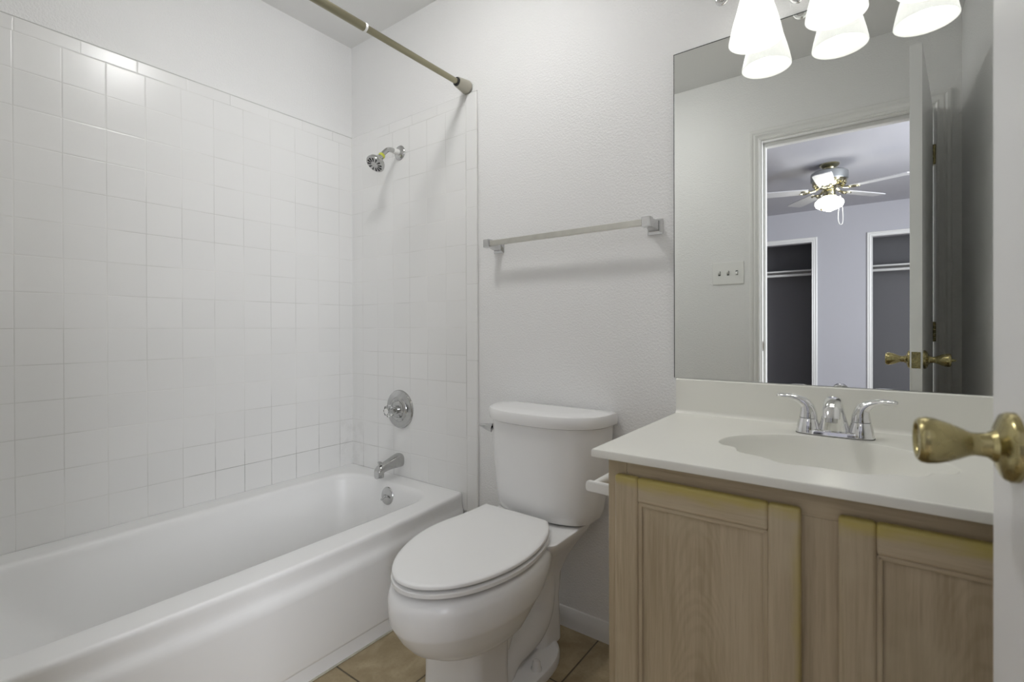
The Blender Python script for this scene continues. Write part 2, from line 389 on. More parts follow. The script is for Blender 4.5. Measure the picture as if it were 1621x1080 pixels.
# tile surround: rounded top and end edges
def tile_slab(lo, hi, ax, m, name, label):
    bm = bmesh.new(); add_box(bm, lo, hi, 0.0035, 3); struct(name, bm, m, label)
tile_slab((-0.008, YF, 0.30), (0.0, 0.002, 1.989), 0, M['tile_left'], 'wall_tile_left', 'white square tiles along the tub wall')
bm = bmesh.new(); add_box(bm, (-0.003, -0.006, 0.30), (0.7585, 0.001, 1.989), 0.002, 2); add_box(bm, (0.7575, -0.008, 0.0), (0.8185, 0.001, 1.989), 0.0065, 4)
struct('wall_tile_back', bm, M['tile_back'], 'white square tiles on the shower wall with bullnose strip')
tile_slab((-0.003, YF - 0.001, 0.30), (0.80, YF + 0.006, 1.989), 1, M['tile_front'], 'wall_tile_front', 'white square tiles at the foot of the tub')
bm = bmesh.new(); add_box(bm, (-0.0085, YF, 1.9885), (-0.0015, -0.001, 1.9915)); add_box(bm, (-0.0085, -0.0035, 1.9885), (0.817, 0.0005, 1.9905)); struct('trim_6', bm, M['caulk_shadow'], 'thin grey caulk and shadow line along the top of the tiles')
# baseboards
def baseboard(name, a, b, ax, face, sgn, label):
    prof = [(0, 0), (0.013, 0), (0.013, 0.028), (0.0115, 0.034), (0.0115, 0.044), (0.008, 0.050), (0.008, 0.056), (0.004, 0.064), (0, 0.066)]
    bm = bmesh.new()
    if ax == 'x': add_prism(bm, [(face + sgn * p[0], p[1]) for p in prof], 'x', a, b)
    else: add_prism(bm, [(face + sgn * p[0], p[1]) for p in prof], 'y', a, b)
    struct(name, bm, M['trim'], label)
baseboard('baseboard_back', 0.819, 1.64, 'x', 0.0, -1, 'white moulded baseboard behind the toilet')
baseboard('baseboard_front', 0.80, 1.535, 'x', YF, 1, 'white baseboard on the door wall')
baseboard('baseboard_right', YF, -0.56, 'y', XR, -1, 'white baseboard beside the door')
# door casing on the bathroom side: fluted profile, mitred, as one trim
def casing(name, x0, x1, zt, y, sgn, label, wdt=0.056, m=None, right=True, left=True):
    prof = [(0, 0), (0, 0.009), (0.006, 0.013), (0.012, 0.010), (0.018, 0.013), (0.026, 0.015), (0.033, 0.012), (0.040, 0.016), (0.050, 0.016), (wdt, 0.012), (wdt, 0)]
    bm = bmesh.new()
    loops = []
    path = ([(x0, 0.0, -1, 0), (x0, zt, -1, 1), (x1, zt, 1, 1), (x1, 0.0, 1, 0)])
    for px, pz, dx, dz in path:
        loops.append([Vector((px + dx * o, y + sgn * h, pz + dz * o)) for o, h in prof])
    add_loft(bm, loops)
    struct(name, bm, m or M['trim'], label, smooth=25)
casing('trim_1', JL - 0.006, JR + 0.006, JT + 0.006, YF, 1, 'white fluted casing around the bathroom doorway')
casing('trim_2', JL - 0.006, JR + 0.006, JT + 0.006, YB, -1, 'white casing on the bedroom side of the doorway')
bm = bmesh.new()
add_box(bm, (JL - 0.012, YB, 0), (JL, YF, JT)); add_box(bm, (JR, YB, 0), (JR + 0.012, YF, JT)); add_box(bm, (JL - 0.012, YB, JT), (JR + 0.012, YF, JT + 0.012))
add_box(bm, (JL, -1.540, 0), (JL + 0.012, -1.502, JT), 0.002, 1); add_box(bm, (JR - 0.012, -1.540, 0), (JR, -1.502, JT), 0.002, 1); add_box(bm, (JL + 0.012, -1.540, JT - 0.022), (JR - 0.012, -1.502, JT), 0.002, 1)
jamb = struct('trim_3', bm, M['trim'], 'white door jamb with stop')
bm = bmesh.new(); add_lathe(bm, (JL - 0.0005, -1.481, 0.940), (1, 0, 0), [(0.010, 0), (0.010, 0.0015), (0.009, 0.002)], 20)
for v in bm.verts: v.co.z = 0.940 + (v.co.z - 0.940) * 2.7
obj('strike_plate', bm, M['bronze'], jamb)

# ------------------------------------------------------------------ door, open into the bathroom
HX, HY = 2.301, -1.458
DIR = Vector((-0.113, 0.9936, 0)).normalized(); NRM = Vector((-DIR.y, DIR.x, 0))   # NRM points to the left (-x): the face the camera sees
DW, DT, DH = 0.706, 0.035, 2.038
bm = bmesh.new(); add_box(bm, (0, 0, 0.012), (DW, DT, DH), 0.002, 2)
MAT_D = Matrix(((DIR.x, NRM.x, 0, HX), (DIR.y, NRM.y, 0, HY), (0, 0, 1, 0), (0, 0, 0, 1)))
for v in bm.verts: v.co = MAT_D @ v.co
door = struct('door_1', bm, M['door'], 'white flush bathroom door standing open at the right')
def dpt(a, b, z): return MAT_D @ Vector((a, b, z))
KZ = 0.924; KA = DW - 0.060
def knob(face, out, tip):
    prof_r = [(0.0335, 0.0), (0.0335, 0.004), (0.0315, 0.008), (0.024, 0.0115), (0.016, 0.014), (0.0135, 0.018)]
    prof_k = [(0.0125, 0.016), (0.0115, 0.022), (0.0110, 0.029), (0.0120, 0.033), (0.0160, 0.041), (0.0200, 0.050), (0.0228, 0.059), (0.0236, 0.066), (0.0228, 0.071), (0.0200, 0.074), (0.0175, 0.074), (0.0160, 0.0725), (0.0155, 0.0715)]
    bm = bmesh.new(); add_lathe(bm, dpt(KA, face, KZ), out, prof_k, 40)
    k = tag(obj('door_knob', bm, M['brass'], door, 40), 'antique brass tulip knob')
    bm = bmesh.new(); add_lathe(bm, dpt(KA, face, KZ), out, prof_r, 40); obj('rosette', bm, M['brass'], k, 40)
    if tip:
        bm = bmesh.new(); add_lathe(bm, dpt(KA, face, KZ), out, [(0.0055, 0.070), (0.0055, 0.078), (0.0045, 0.080), (0.001, 0.088)], 16); obj('lock_button', bm, M['brass'], k)
knob(DT, NRM, False); knob(0.0, -NRM, True)
bm = bmesh.new(); add_box(bm, (DW - 0.0005, DT / 2 - 0.0125, KZ - 0.029), (DW + 0.0015, DT / 2 + 0.0125, KZ + 0.029), 0.0012, 1)
add_box(bm, (DW, DT / 2 - 0.007, KZ - 0.009), (DW + 0.010, DT / 2 + 0.007, KZ + 0.009), 0.003, 2)
for zz in (-0.021, 0.021): add_lathe(bm, (DW + 0.001, DT / 2, KZ + zz), (1, 0, 0), [(0.004, 0), (0.004, 0.0012), (0.002, 0.0016)], 12)
for v in bm.verts: v.co = MAT_D @ v.co
obj('latch_plate', bm, M['brass'], door)
for zc in (1.826, 1.02, 0.22):
    bm = bmesh.new()
    for k in range(5): add_lathe(bm, (HX + 0.004, HY + 0.004, zc - 0.045 + k * 0.018), (0, 0, 1), [(0.0055, 0.0008), (0.006, 0.002), (0.006, 0.016), (0.0055, 0.0172)], 14)
    add_box(bm, (HX - 0.001, HY - 0.03, zc - 0.045), (HX + 0.0035, HY + 0.002, zc + 0.045))
    obj('hinge', bm, M['brass'], door)

# ------------------------------------------------------------------ bathtub
def tub():
    t = thing('bathtub', 'white alcove bathtub with stepped apron', 'bathtub', (0.375, -0.73, 0))
    y0, y1 = YF + 0.008, -0.0075
    n = 10
    def bow(y): return 0.040 * math.sin(PI * max(0, min(1, (y1 - y) / (y1 - y0)))) ** 0.8
    # build loops with many points along y: x- side, ends and x+ side
    NY = 40
    def loop(x0, x1, ya, yb, r, z, b):
        L = rrect(x0, x1, ya, yb, r, z, n)
        # subdivide long sides so that the rim can bow
        out = []
        m = len(L)
        for i in range(m):
            p, q = L[i], L[(i + 1) % m]
            out.append(p)
            if (i + 1) % (n + 1) == 0:
                for k in range(1, NY): out.append(p.lerp(q, k / NY))
        for p in out:
            f = max(0.0, min(1.0, (p.x - 0.35) / 0.3))
            p.x += f * b * bow(p.y)
        return out
    A = [ # apron side profile, (x1, z, bow factor)
(0.749, 0.0, 0), (0.746, 0.044, 0), (0.7475, 0.049, 0), (0.756, 0.0525, 0), (0.7605, 0.057, 0), (0.762, 0.064, 0.03), (0.7615, 0.10, 0.15), (0.753, 0.20, 0.62), (0.7425, 0.276, 1.08), (0.742, 0.288, 1.08), (0.741, 0.297, 1.06),
        (0.739, 0.305, 1.02), (0.7365, 0.313, 0.985), (0.735, 0.320, 0.97), (0.7342, 0.328, 0.965), (0.7337, 0.340, 0.975), (0.7335, 0.355, 1.0), (0.7325, 0.363, 1.0), (0.729, 0.3685, 1.0), (0.722, 0.371, 1.0)]
    loops = [loop(0.001, x, y0, y1, 0.004, z, b) for x, z, b in A]
    I = [ # rim inner edge and basin: x0, x1, ya, yb, r, z, bow
        (0.082, 0.668, y0 + 0.055, -0.080, 0.12, 0.371, 0.35), (0.092, 0.658, y0 + 0.065, -0.090, 0.12, 0.3685, 0.35), (0.100, 0.651, y0 + 0.072, -0.097, 0.12, 0.360, 0.3), (0.106, 0.646, y0 + 0.080, -0.102, 0.12, 0.345, 0.3),
        (0.122, 0.632, y0 + 0.13, -0.112, 0.12, 0.26, 0.2), (0.142, 0.612, y0 + 0.24, -0.128, 0.12, 0.14, 0.1), (0.158, 0.596, y0 + 0.30, -0.150, 0.12, 0.085, 0), (0.19, 0.565, y0 + 0.35, -0.19, 0.11, 0.060, 0), (0.24, 0.51, y0 + 0.40, -0.26, 0.10, 0.055, 0)]
    loops += [loop(*a) for a in I]
    bm = bmesh.new(); add_loft(bm, loops)
    body = obj('tub_shell', bm, M['enamel'], t, 50)
    # caulk along the floor
    bm = bmesh.new(); add_box(bm, (0.747, y0, 0.0), (0.755, y1, 0.004), 0.0015, 1); obj('caulk_line', bm, M['caulk'], t)
    # overflow plate with trip lever, on the sloping end wall
    c = Vector((0.385, -0.104, 0.314)); d = Vector((0, -0.985, 0.12)).normalized()
    bm = bmesh.new(); add_lathe(bm, c, d, [(0.038, -0.004), (0.038, 0.003), (0.036, 0.0055), (0.030, 0.007), (0.006, 0.008)], 36)
    p = obj('overflow_plate', bm, M['worn_chrome'], t)
    bm = bmesh.new(); add_tube(bm, [c + d * 0.006, c + d * 0.016 + Vector((0, 0, -0.002)), c + d * 0.036 + Vector((0, 0, -0.012))], [0.0035, 0.0035, 0.0042], 10)
    add_box(bm, c + d * 0.011 + Vector((-0.014, -0.003, -0.003)), c + d * 0.011 + Vector((0.014, 0.003, 0.003)), 0.001, 1); obj('trip_lever', bm, M['worn_chrome'], p)
    bm = bmesh.new(); add_lathe(bm, (0.375, -0.31, 0.054), (0, 0, 1), [(0.03, 0), (0.03, 0.003), (0.024, 0.004), (0.005, 0.003)], 24); obj('drain', bm, M['worn_chrome'], t)
tub()

# tub spout
t = thing('tub_spout', 'chrome tub spout with diverter knob below the shower valve', 'spout', (0.35, -0.006, 0.440))
bm = bmesh.new()
loops = []
for y, zc, hw, hh in ((-0.004, 0.445, 0.030, 0.030), (-0.012, 0.445, 0.0305, 0.0305), (-0.035, 0.443, 0.028, 0.028), (-0.070, 0.437, 0.024, 0.022), (-0.100, 0.430, 0.022, 0.0195), (-0.122, 0.421, 0.021, 0.0215), (-0.134, 0.411, 0.0195, 0.021), (-0.138, 0.404, 0.015, 0.016)):
    L = []
    for i in range(24):
        a = 2 * PI * i / 24
        L.append(Vector((0.35 + hw * math.copysign(abs(math.cos(a)) ** 0.75, math.cos(a)), y, zc + hh * math.copysign(abs(math.sin(a)) ** 0.75, math.sin(a)))))
    loops.append(L)
add_loft(bm, loops)
add_loft(bm, [[Vector((0.35 + 0.019 * math.cos(a), -0.118 + 0.016 * math.sin(a), z)) for a in [2 * PI * i / 20 for i in range(20)]] for z in (0.418, 0.392)])
sp = obj('spout_body', bm, M['worn_chrome'], t, 50)
bm = bmesh.new(); add_lathe(bm, (0.35, -0.120, 0.438), (0, 0, 1), [(0.0035, 0), (0.0035, 0.014), (0.009, 0.016), (0.0095, 0.020), (0.006, 0.022)], 16); obj('diverter_knob', bm, M['worn_chrome'], t)

# shower valve
c = Vector((0.354, -0.006, 0.676))
t = thing('shower_valve', 'round chrome shower valve plate with clear knob', 'valve', c)
bm = bmesh.new(); add_lathe(bm, c, (0, -1, 0), [(0.087, 0), (0.087, 0.003), (0.084, 0.008), (0.078, 0.010), (0.056, 0.012), (0.052, 0.017), (0.044, 0.020), (0.038, 0.017), (0.034, 0.021), (0.026, 0.024)], 56); obj('escutcheon', bm, M['worn_chrome'], t)
bm = bmesh.new(); add_lathe(bm, c, (0, -1, 0), [(0.018, 0.02), (0.018, 0.032), (0.013, 0.034), (0.011, 0.056)], 24); add_tube(bm, [c + Vector((0.018, -0.014, -0.028)), c + Vector((0.018, -0.026, -0.028))], 0.006, 12); obj('stem', bm, M['worn_chrome'], t)
bm = bmesh.new(); loops = []
for r, h in ((0.014, 0.046), (0.020, 0.049), (0.0245, 0.056), (0.026, 0.066), (0.0245, 0.074), (0.019, 0.079), (0.016, 0.080)):
    loops.append([c + Vector((math.cos(a) * r * (1 + 0.10 * math.cos(8 * a)), -h, math.sin(a) * r * (1 + 0.10 * math.cos(8 * a)))) for a in [2 * PI * i / 48 for i in range(48)]])
add_loft(bm, loops); kb = tag(obj('handle', bm, M['acrylic'], t, 30), 'clear acrylic knob')
bm = bmesh.new(); add_lathe(bm, c, (0, -1, 0), [(0.013, 0.0795), (0.013, 0.0815), (0.011, 0.0825)], 24); obj('knob_cap', bm, M['white_plastic'], kb)

# shower arm and head
c = Vector((0.360, -0.006, 1.838))
t = thing('shower_fixture', 'chrome shower head with lime yellow collar on a bent arm', 'shower', c)
bm = bmesh.new(); add_lathe(bm, c, (0, -1, 0), [(0.033, 0), (0.033, 0.002), (0.030, 0.006), (0.022, 0.010), (0.013, 0.012)], 36); obj('flange', bm, M['worn_chrome'], t)
arm = spline([c + Vector((0, -0.004, 0)), c + Vector((0, -0.045, 0)), c + Vector((0, -0.070, -0.006)), c + Vector((0, -0.088, -0.022)), c + Vector((0, -0.104, -0.042))], 6)
bm = bmesh.new(); add_tube(bm, arm, 0.0105, 16); obj('arm', bm, M['worn_chrome'], t)
bm = bmesh.new(); add_tube(bm, [c + Vector((0, -0.010, 0)), c + Vector((0, -0.040, 0))], [0.0135, 0.0130], 16); tag(obj('sleeve', bm, M['white_plastic'], t), 'white plastic sleeve')
d = (arm[-1] - arm[-2]).normalized(); e = arm[-1]
bm = bmesh.new(); add_lathe(bm, e - d * 0.006, d, [(0.0135, 0), (0.0145, 0.002), (0.0145, 0.012), (0.0135, 0.014)], 24); tag(obj('collar', bm, M['yellow_plastic'], t), 'lime yellow collar')
bm = bmesh.new(); add_lathe(bm, e, d, [(0.013, 0.007), (0.015, 0.012), (0.016, 0.020), (0.020, 0.026), (0.030, 0.034), (0.038, 0.042), (0.041, 0.050), (0.0415, 0.056), (0.040, 0.060), (0.034, 0.061), (0.010, 0.0625)], 40); hd = obj('head', bm, M['worn_chrome'], t)
u, v, _ = frame_axes(d); bm = bmesh.new()
for i in range(12):
    a = 2 * PI * i / 12; w_ = u * math.cos(a) + v * math.sin(a); s_ = d.cross(w_)
    q = e + d * 0.0618
    add_loft(bm, [[q + w_ * ra + s_ * sa for ra, sa in ((0.016, -0.0012), (0.034, -0.0034), (0.034, 0.0034), (0.016, 0.0012))], [q + d * 0.0016 + w_ * ra + s_ * sa for ra, sa in ((0.016, -0.001), (0.033, -0.003), (0.033, 0.003), (0.016, 0.001))]])
tag(obj('spray_slots', bm, M['black'], hd), 'black spray slots')

# shower curtain rod
t = thing('shower_rod', 'champagne tension curtain rod above the tub', 'curtain rod', (0.766, -0.02, 2.015))
X, Z = 0.766, 2.014
bm = bmesh.new(); add_lathe(bm, (X, -0.020, Z), (0, -1, 0), [(0.0112, 0), (0.0112, 0.50)], 24); obj('inner_tube', bm, M['rod'], t)
bm = bmesh.new(); add_lathe(bm, (X, -0.500, Z), (0, -1, 0), [(0.0135, 0), (0.0135, 0.92)], 24); obj('outer_tube', bm, M['rod'], t)
bm = bmesh.new(); add_lathe(bm, (X, -0.494, Z), (0, -1, 0), [(0.0122, 0), (0.0142, 0.001), (0.0142, 0.007), (0.0135, 0.009)], 24); obj('joint_ring', bm, M['white_plastic'], t)
for y, s, rr in ((-0.0065, -1, 0.0112), (YF + 0.0065, 1, 0.0135)):
    bm = bmesh.new(); add_lathe(bm, (X, y, Z), (0, s, 0), [(0.0265, 0), (0.0272, 0.004), (0.0195, 0.056), (0.0185, 0.059)], 32); cp = obj('end_cap', bm, M['rod_cap'], t)
    bm = bmesh.new(); add_lathe(bm, (X, y, Z), (0, s, 0), [(0.0165, 0.0585), (0.0165, 0.063), (rr + 0.0005, 0.0635)], 32); obj('end_gasket', bm, M['rubber'], cp)

# towel bar
t = thing('towel_bar', 'square chrome towel bar on the wall above the toilet', 'towel bar', (1.23, -0.0, 1.357))
bz = 1.358
bm = bmesh.new(); add_box(bm, (0.936, -0.078, bz - 0.0095), (1.535, -0.062, bz + 0.0095), 0.0015, 1); obj('bar', bm, M['bar_metal'], t)
for xc, s in ((0.925, 1), (1.540, -1)):
    bm = bmesh.new()
    def sq(cx, y, a, b, zz): return [Vector((cx - a, y, zz - b)), Vector((cx + a, y, zz - b)), Vector((cx + a, y, zz + b)), Vector((cx - a, y, zz + b))]
    add_loft(bm, [sq(xc, 0.0005, 0.0235, 0.0235, bz - 0.004), sq(xc, -0.005, 0.0235, 0.0235, bz - 0.004), sq(xc, -0.009, 0.020, 0.020, bz - 0.004), sq(xc, -0.012, 0.0155, 0.016, bz - 0.003), sq(xc, -0.045, 0.0115, 0.0125, bz), sq(xc, -0.054, 0.0105, 0.0125, bz), sq(xc, -0.058, 0.0135, 0.0145, bz), sq(xc, -0.082, 0.0135, 0.0145, bz), sq(xc, -0.085, 0.011, 0.012, bz)])
    obj('bracket', bm, M['bracket'], t, 20)

# ------------------------------------------------------------------ toilet
TX = 1.180
def toilet():
    t = thing('toilet', 'white two-piece elongated toilet with closed lid', 'toilet', (TX, -0.40, 0))
    def egg(yb, yf, hw, z, back_w=None, n=56, pw=2.0, cxo=0.0):
        """egg outline: yb at the wall side, yf the front; back_w: half width of a flat back"""
        L = []
        ym = yb + (yf - yb) * 0.47
        for i in range(n):
            a = 2 * PI * i / n
            ca, sa = math.cos(a), math.sin(a)   # sa>0 -> back
            if sa >= 0:
                e = 2.0 / pw
                x = hw * math.copysign(abs(ca) ** e, ca); y = ym + (yb - ym) * abs(sa) ** e
                if back_w is not None:
                    k = abs(sa) ** 1.6
                    x = math.copysign(hw * abs(ca) ** 0.5 * (1 - k) + back_w * k * min(1, abs(ca) * 3.2), ca) if abs(ca) > 1e-9 else 0.0
            else:
                x = hw * math.copysign(abs(ca) ** 0.94, ca); y = ym + (yf - ym) * abs(sa) ** 0.98
            L.append(Vector((TX + x + cxo, y, z)))
        return L
    OUT = spline([(1.0220, -0.2070, 0), (1.023, -0.241, 0), (1.022, -0.295, 0), (1.018, -0.340, 0), (1.0125, -0.383, 0), (1.0105, -0.426, 0), (1.0145, -0.481, 0), (1.030, -0.545, 0), (1.056, -0.606, 0), (1.086, -0.654, 0), (1.118, -0.689, 0), (1.144, -0.707, 0), (1.172, -0.718, 0), (1.203, -0.7205, 0), (1.232, -0.714, 0), (1.259, -0.700, 0), (1.281, -0.682, 0), (1.303, -0.658, 0), (1.321, -0.629, 0), (1.336, -0.596, 0), (1.348, -0.556, 0), (1.357, -0.511, 0), (1.3605, -0.456, 0), (1.356, -0.399, 0), (1.344, -0.340, 0), (1.323, -0.284, 0), (1.301, -0.245, 0), (1.281, -0.218, 0), (1.274, -0.211, 0)], 3)
    OUT = OUT + [Vector((1.266, -0.2075, 0)), Vector((1.20, -0.2055, 0)), Vector((1.10, -0.2045, 0)), Vector((1.030, -0.2045, 0))]
    OC = Vector((1.187, -0.450, 0))
    def ol(z, sx=1.0, sy=None, off=0.0, bk=None):
        sy = sx if sy is None else sy; n = len(OUT); L = []
        for i, p in enumerate(OUT):
            tn = (OUT[(i + 1) % n] - OUT[i - 1]).normalized(); nr = Vector((tn.y, -tn.x, 0))
            if nr.dot(p - OC) < 0: nr = -nr
            d = p - OC; syy = sy * (1.0 if d.y < 0 or bk is None else bk); L.append(Vector((OC.x + d.x * sx + nr.x * off, OC.y + d.y * syy + nr.y * off, z)))
        return L
    # bowl, column, trapway and foot: one china body
    bm = bmesh.new()
    add_loft(bm, [ol(z, sx, sy, o, k) for z, sx, sy, o, k in ((0.165, 0.42, 0.34, 0, 0.3), (0.190, 0.50, 0.42, 0, 0.3), (0.208, 0.62, 0.56, 0, 0.3), (0.226, 0.74, 0.71, 0, 0.35), (0.250, 0.86, 0.84, 0, 0.45), (0.278, 0.935, 0.93, 0, 0.62), (0.300, 0.980, 0.98, 0, 0.76), (0.312, 1.006, 1.004, 0.001, 0.82), (0.322, 1.018, 1.015, 0.003, 0.86), (0.348, 1.018, 1.015, 0.006, 0.94), (0.375, 1.01, 1.01, 0.008, 1), (0.393, 1.0, 1.0, 0.005, 1), (0.401, 0.99, 0.99, 0.0, 1), (0.4055, 0.97, 0.975, -0.004, 1), (0.4065, 0.93, 0.93, -0.006, 1))])
    def col(z, hx, ya, yb, r): return rrect(1.181 - hx, 1.181 + hx, ya, yb, r, z, 8)
    add_loft(bm, [col(0.0, 0.106, -0.574, -0.392, 0.045), col(0.008, 0.106, -0.574, -0.392, 0.045), col(0.020, 0.101, -0.568, -0.395, 0.042), (col(0.10, 0.0985, -0.565, -0.398, 0.040)), col(0.20, 0.098, -0.565, -0.395, 0.040), col(0.26, 0.098, -0.57, -0.30, 0.040)])
    # rear deck and neck under the tank
    def rr(hw0, ya, yb, r, z): return rrect(TX - hw0, TX + hw0, ya, yb, r, z, 6)
    add_loft(bm, [rr(0.075, -0.22, -0.075, 0.04, 0.02), rr(0.070, -0.20, -0.075, 0.04, 0.16), rr(0.075, -0.20, -0.07, 0.04, 0.24), rr(0.100, -0.23, -0.06, 0.04, 0.30), rr(0.135, -0.27, -0.05, 0.04, 0.355), rr(0.158, -0.29, -0.045, 0.035, 0.385), rr(0.166, -0.30, -0.042, 0.03, 0.404), rr(0.165, -0.30, -0.043, 0.03, 0.411), rr(0.160, -0.295, -0.048, 0.03, 0.4145)])
    # foot flange under the trapway
    def oval(hx, ya, yb, z, n=40): 
        return [Vector((TX + hx * math.copysign(abs(math.cos(a)) ** 0.8, math.cos(a)), (ya + yb) / 2 + (yb - ya) / 2 * math.copysign(abs(math.sin(a)) ** 0.8, math.sin(a)), z)) for a in [2 * PI * i / n for i in range(n)]]
    add_loft(bm, [oval(0.130, -0.46, -0.105, 0.0), oval(0.131, -0.46, -0.105, 0.016), oval(0.127, -0.455, -0.110, 0.026), oval(0.112, -0.44, -0.120, 0.031), oval(0.06, -0.38, -0.15, 0.034)])
    # trapway bulging on both sides
    for s in (1, -1):
        X0 = 1.181 + s * 0.024
        pts = spline([(X0, -0.165, 0.36), (X0, -0.158, 0.27), (X0, -0.158, 0.19), (X0, -0.178, 0.128), (X0, -0.225, 0.096), (X0, -0.285, 0.088), (X0, -0.335, 0.080), (X0, -0.370, 0.052), (X0, -0.385, 0.015)], 6)
        nn = len(pts); add_tube(bm, pts, [0.050 + 0.006 * math.sin(PI * i / (nn - 1)) for i in range(nn)], 24)
        pts = spline([(X0, -0.30, 0.26), (X0, -0.36, 0.20), (X0, -0.40, 0.14)], 6); add_tube(bm, pts, 0.052, 20)
    bowl = obj('bowl', bm, M['china'], t, 45)
    for s in (1, -1):
        bm = bmesh.new(); c = (1.181 + s * 0.100, -0.285, 0.029); add_lathe(bm, c, (0, 0, 1), [(0.0165, -0.002), (0.0165, 0.004), (0.0135, 0.010), (0.012, 0.022), (0.008, 0.028), (0.002, 0.030)], 24); obj('bolt_cap', bm, M['seat'], t)
    # seat and lid
    bm = bmesh.new(); add_loft(bm, [ol(0.4150, 1, 1, -0.014), ol(0.4152, 1, 1, -0.002), ol(0.4172, 1, 1, 0.002), ol(0.4265, 1, 1, 0.002), ol(0.4290, 1, 1, -0.002), ol(0.4296, 1, 1, -0.014)])
    obj('seat', bm, M['seat'], t, 40)
    bm = bmesh.new(); add_loft(bm, [ol(0.4352, 1, 1, -0.012), ol(0.4355, 1, 1, -0.002), ol(0.4375, 1, 1, 0.000), ol(0.4425, 1, 1, 0.000), ol(0.4455, 1, 1, -0.0025), ol(0.4472, 1, 1, -0.010), ol(0.4485, 0.80), ol(0.4492, 0.4)])
    obj('lid', bm, M['seat'], t, 40)
    for px_, py_ in ((1.10, -0.30), (1.26, -0.30), (1.10, -0.62), (1.28, -0.62)):
        for z0_, z1_ in ((0.4055, 0.4152), (0.4290, 0.4356)):
            bm = bmesh.new(); add_lathe(bm, (px_, py_, z0_), (0, 0, 1), [(0.012, 0), (0.012, z1_ - z0_)], 16); obj('bumper', bm, M['seat'], t)
    for s in (1, -1):
        bm = bmesh.new(); add_box(bm, (1.150 + s * 0.072 - 0.018, -0.232, 0.412), (1.150 + s * 0.072 + 0.018, -0.196, 0.438), 0.005, 3); obj('hinge', bm, M['seat'], t)
    # tank: flat back, bulging front
    def dloop(hw, yb, yside, yf, z, n=30, r=0.03):
        L = [Vector((TX + hw, yb, z)), Vector((TX - hw, yb, z))]
        for i in range(n + 1):
            a = PI * i / n
            L.append(Vector((TX - hw * math.copysign(abs(math.cos(a)) ** 0.80, math.cos(a)), yside + (yf - yside) * abs(math.sin(a)) ** 0.85, z)))
        return L
    CXT = 0.012
    def shift(L):
        for p in L: p.x += CXT
        return L
    bm = bmesh.new()
    T = [(0.150, -0.055, -0.10, -0.160, 0.4146), (0.176, -0.042, -0.095, -0.176, 0.424), (0.186, -0.036, -0.09, -0.188, 0.450), (0.192, -0.032, -0.085, -0.192, 0.49), (0.203, -0.026, -0.075, -0.198, 0.58), (0.211, -0.022, -0.065, -0.202, 0.68), (0.2145, -0.020, -0.06, -0.204, 0.735)]
    add_loft(bm, [shift(dloop(*a)) for a in T]); obj('tank', bm, M['china'], t, 45)
    bm = bmesh.new()
    Ld = [(0.219, -0.016, -0.06, -0.208, 0.7275), (0.224, -0.013, -0.06, -0.214, 0.7305), (0.2265, -0.012, -0.06, -0.217, 0.742), (0.2265, -0.012, -0.06, -0.217, 0.757), (0.223, -0.014, -0.06, -0.213, 0.766), (0.212, -0.022, -0.062, -0.200, 0.7705), (0.15, -0.05, -0.07, -0.15, 0.7725)]
    add_loft(bm, [shift(dloop(*a)) for a in Ld]); obj('tank_lid', bm, M['china'], t, 45)
    # flush lever on the left flank of the front
    c = Vector((TX + CXT - 0.183, -0.134, 0.690)); d = Vector((-0.75, -0.66, 0)).normalized()
    bm = bmesh.new(); add_lathe(bm, c - d * 0.010, d, [(0.0135, 0), (0.0135, 0.012), (0.011, 0.016), (0.005, 0.020)], 20)
    sd = Vector((-0.66, -0.20, 0)).normalized()
    p = [c + d * 0.012, c + d * 0.016 + sd * 0.014 + Vector((0, 0, 0.003)), c + d * 0.016 + sd * 0.030 + Vector((0, 0, 0.006)), c + d * 0.014 + sd * 0.048 + Vector((0, 0, 0.008))]
    add_tube(bm, spline(p, 5), [0.0165 - 0.0138 * (i / 15) for i in range(16)], 14); obj('flush_lever', bm, M['bracket'], t)
toilet()

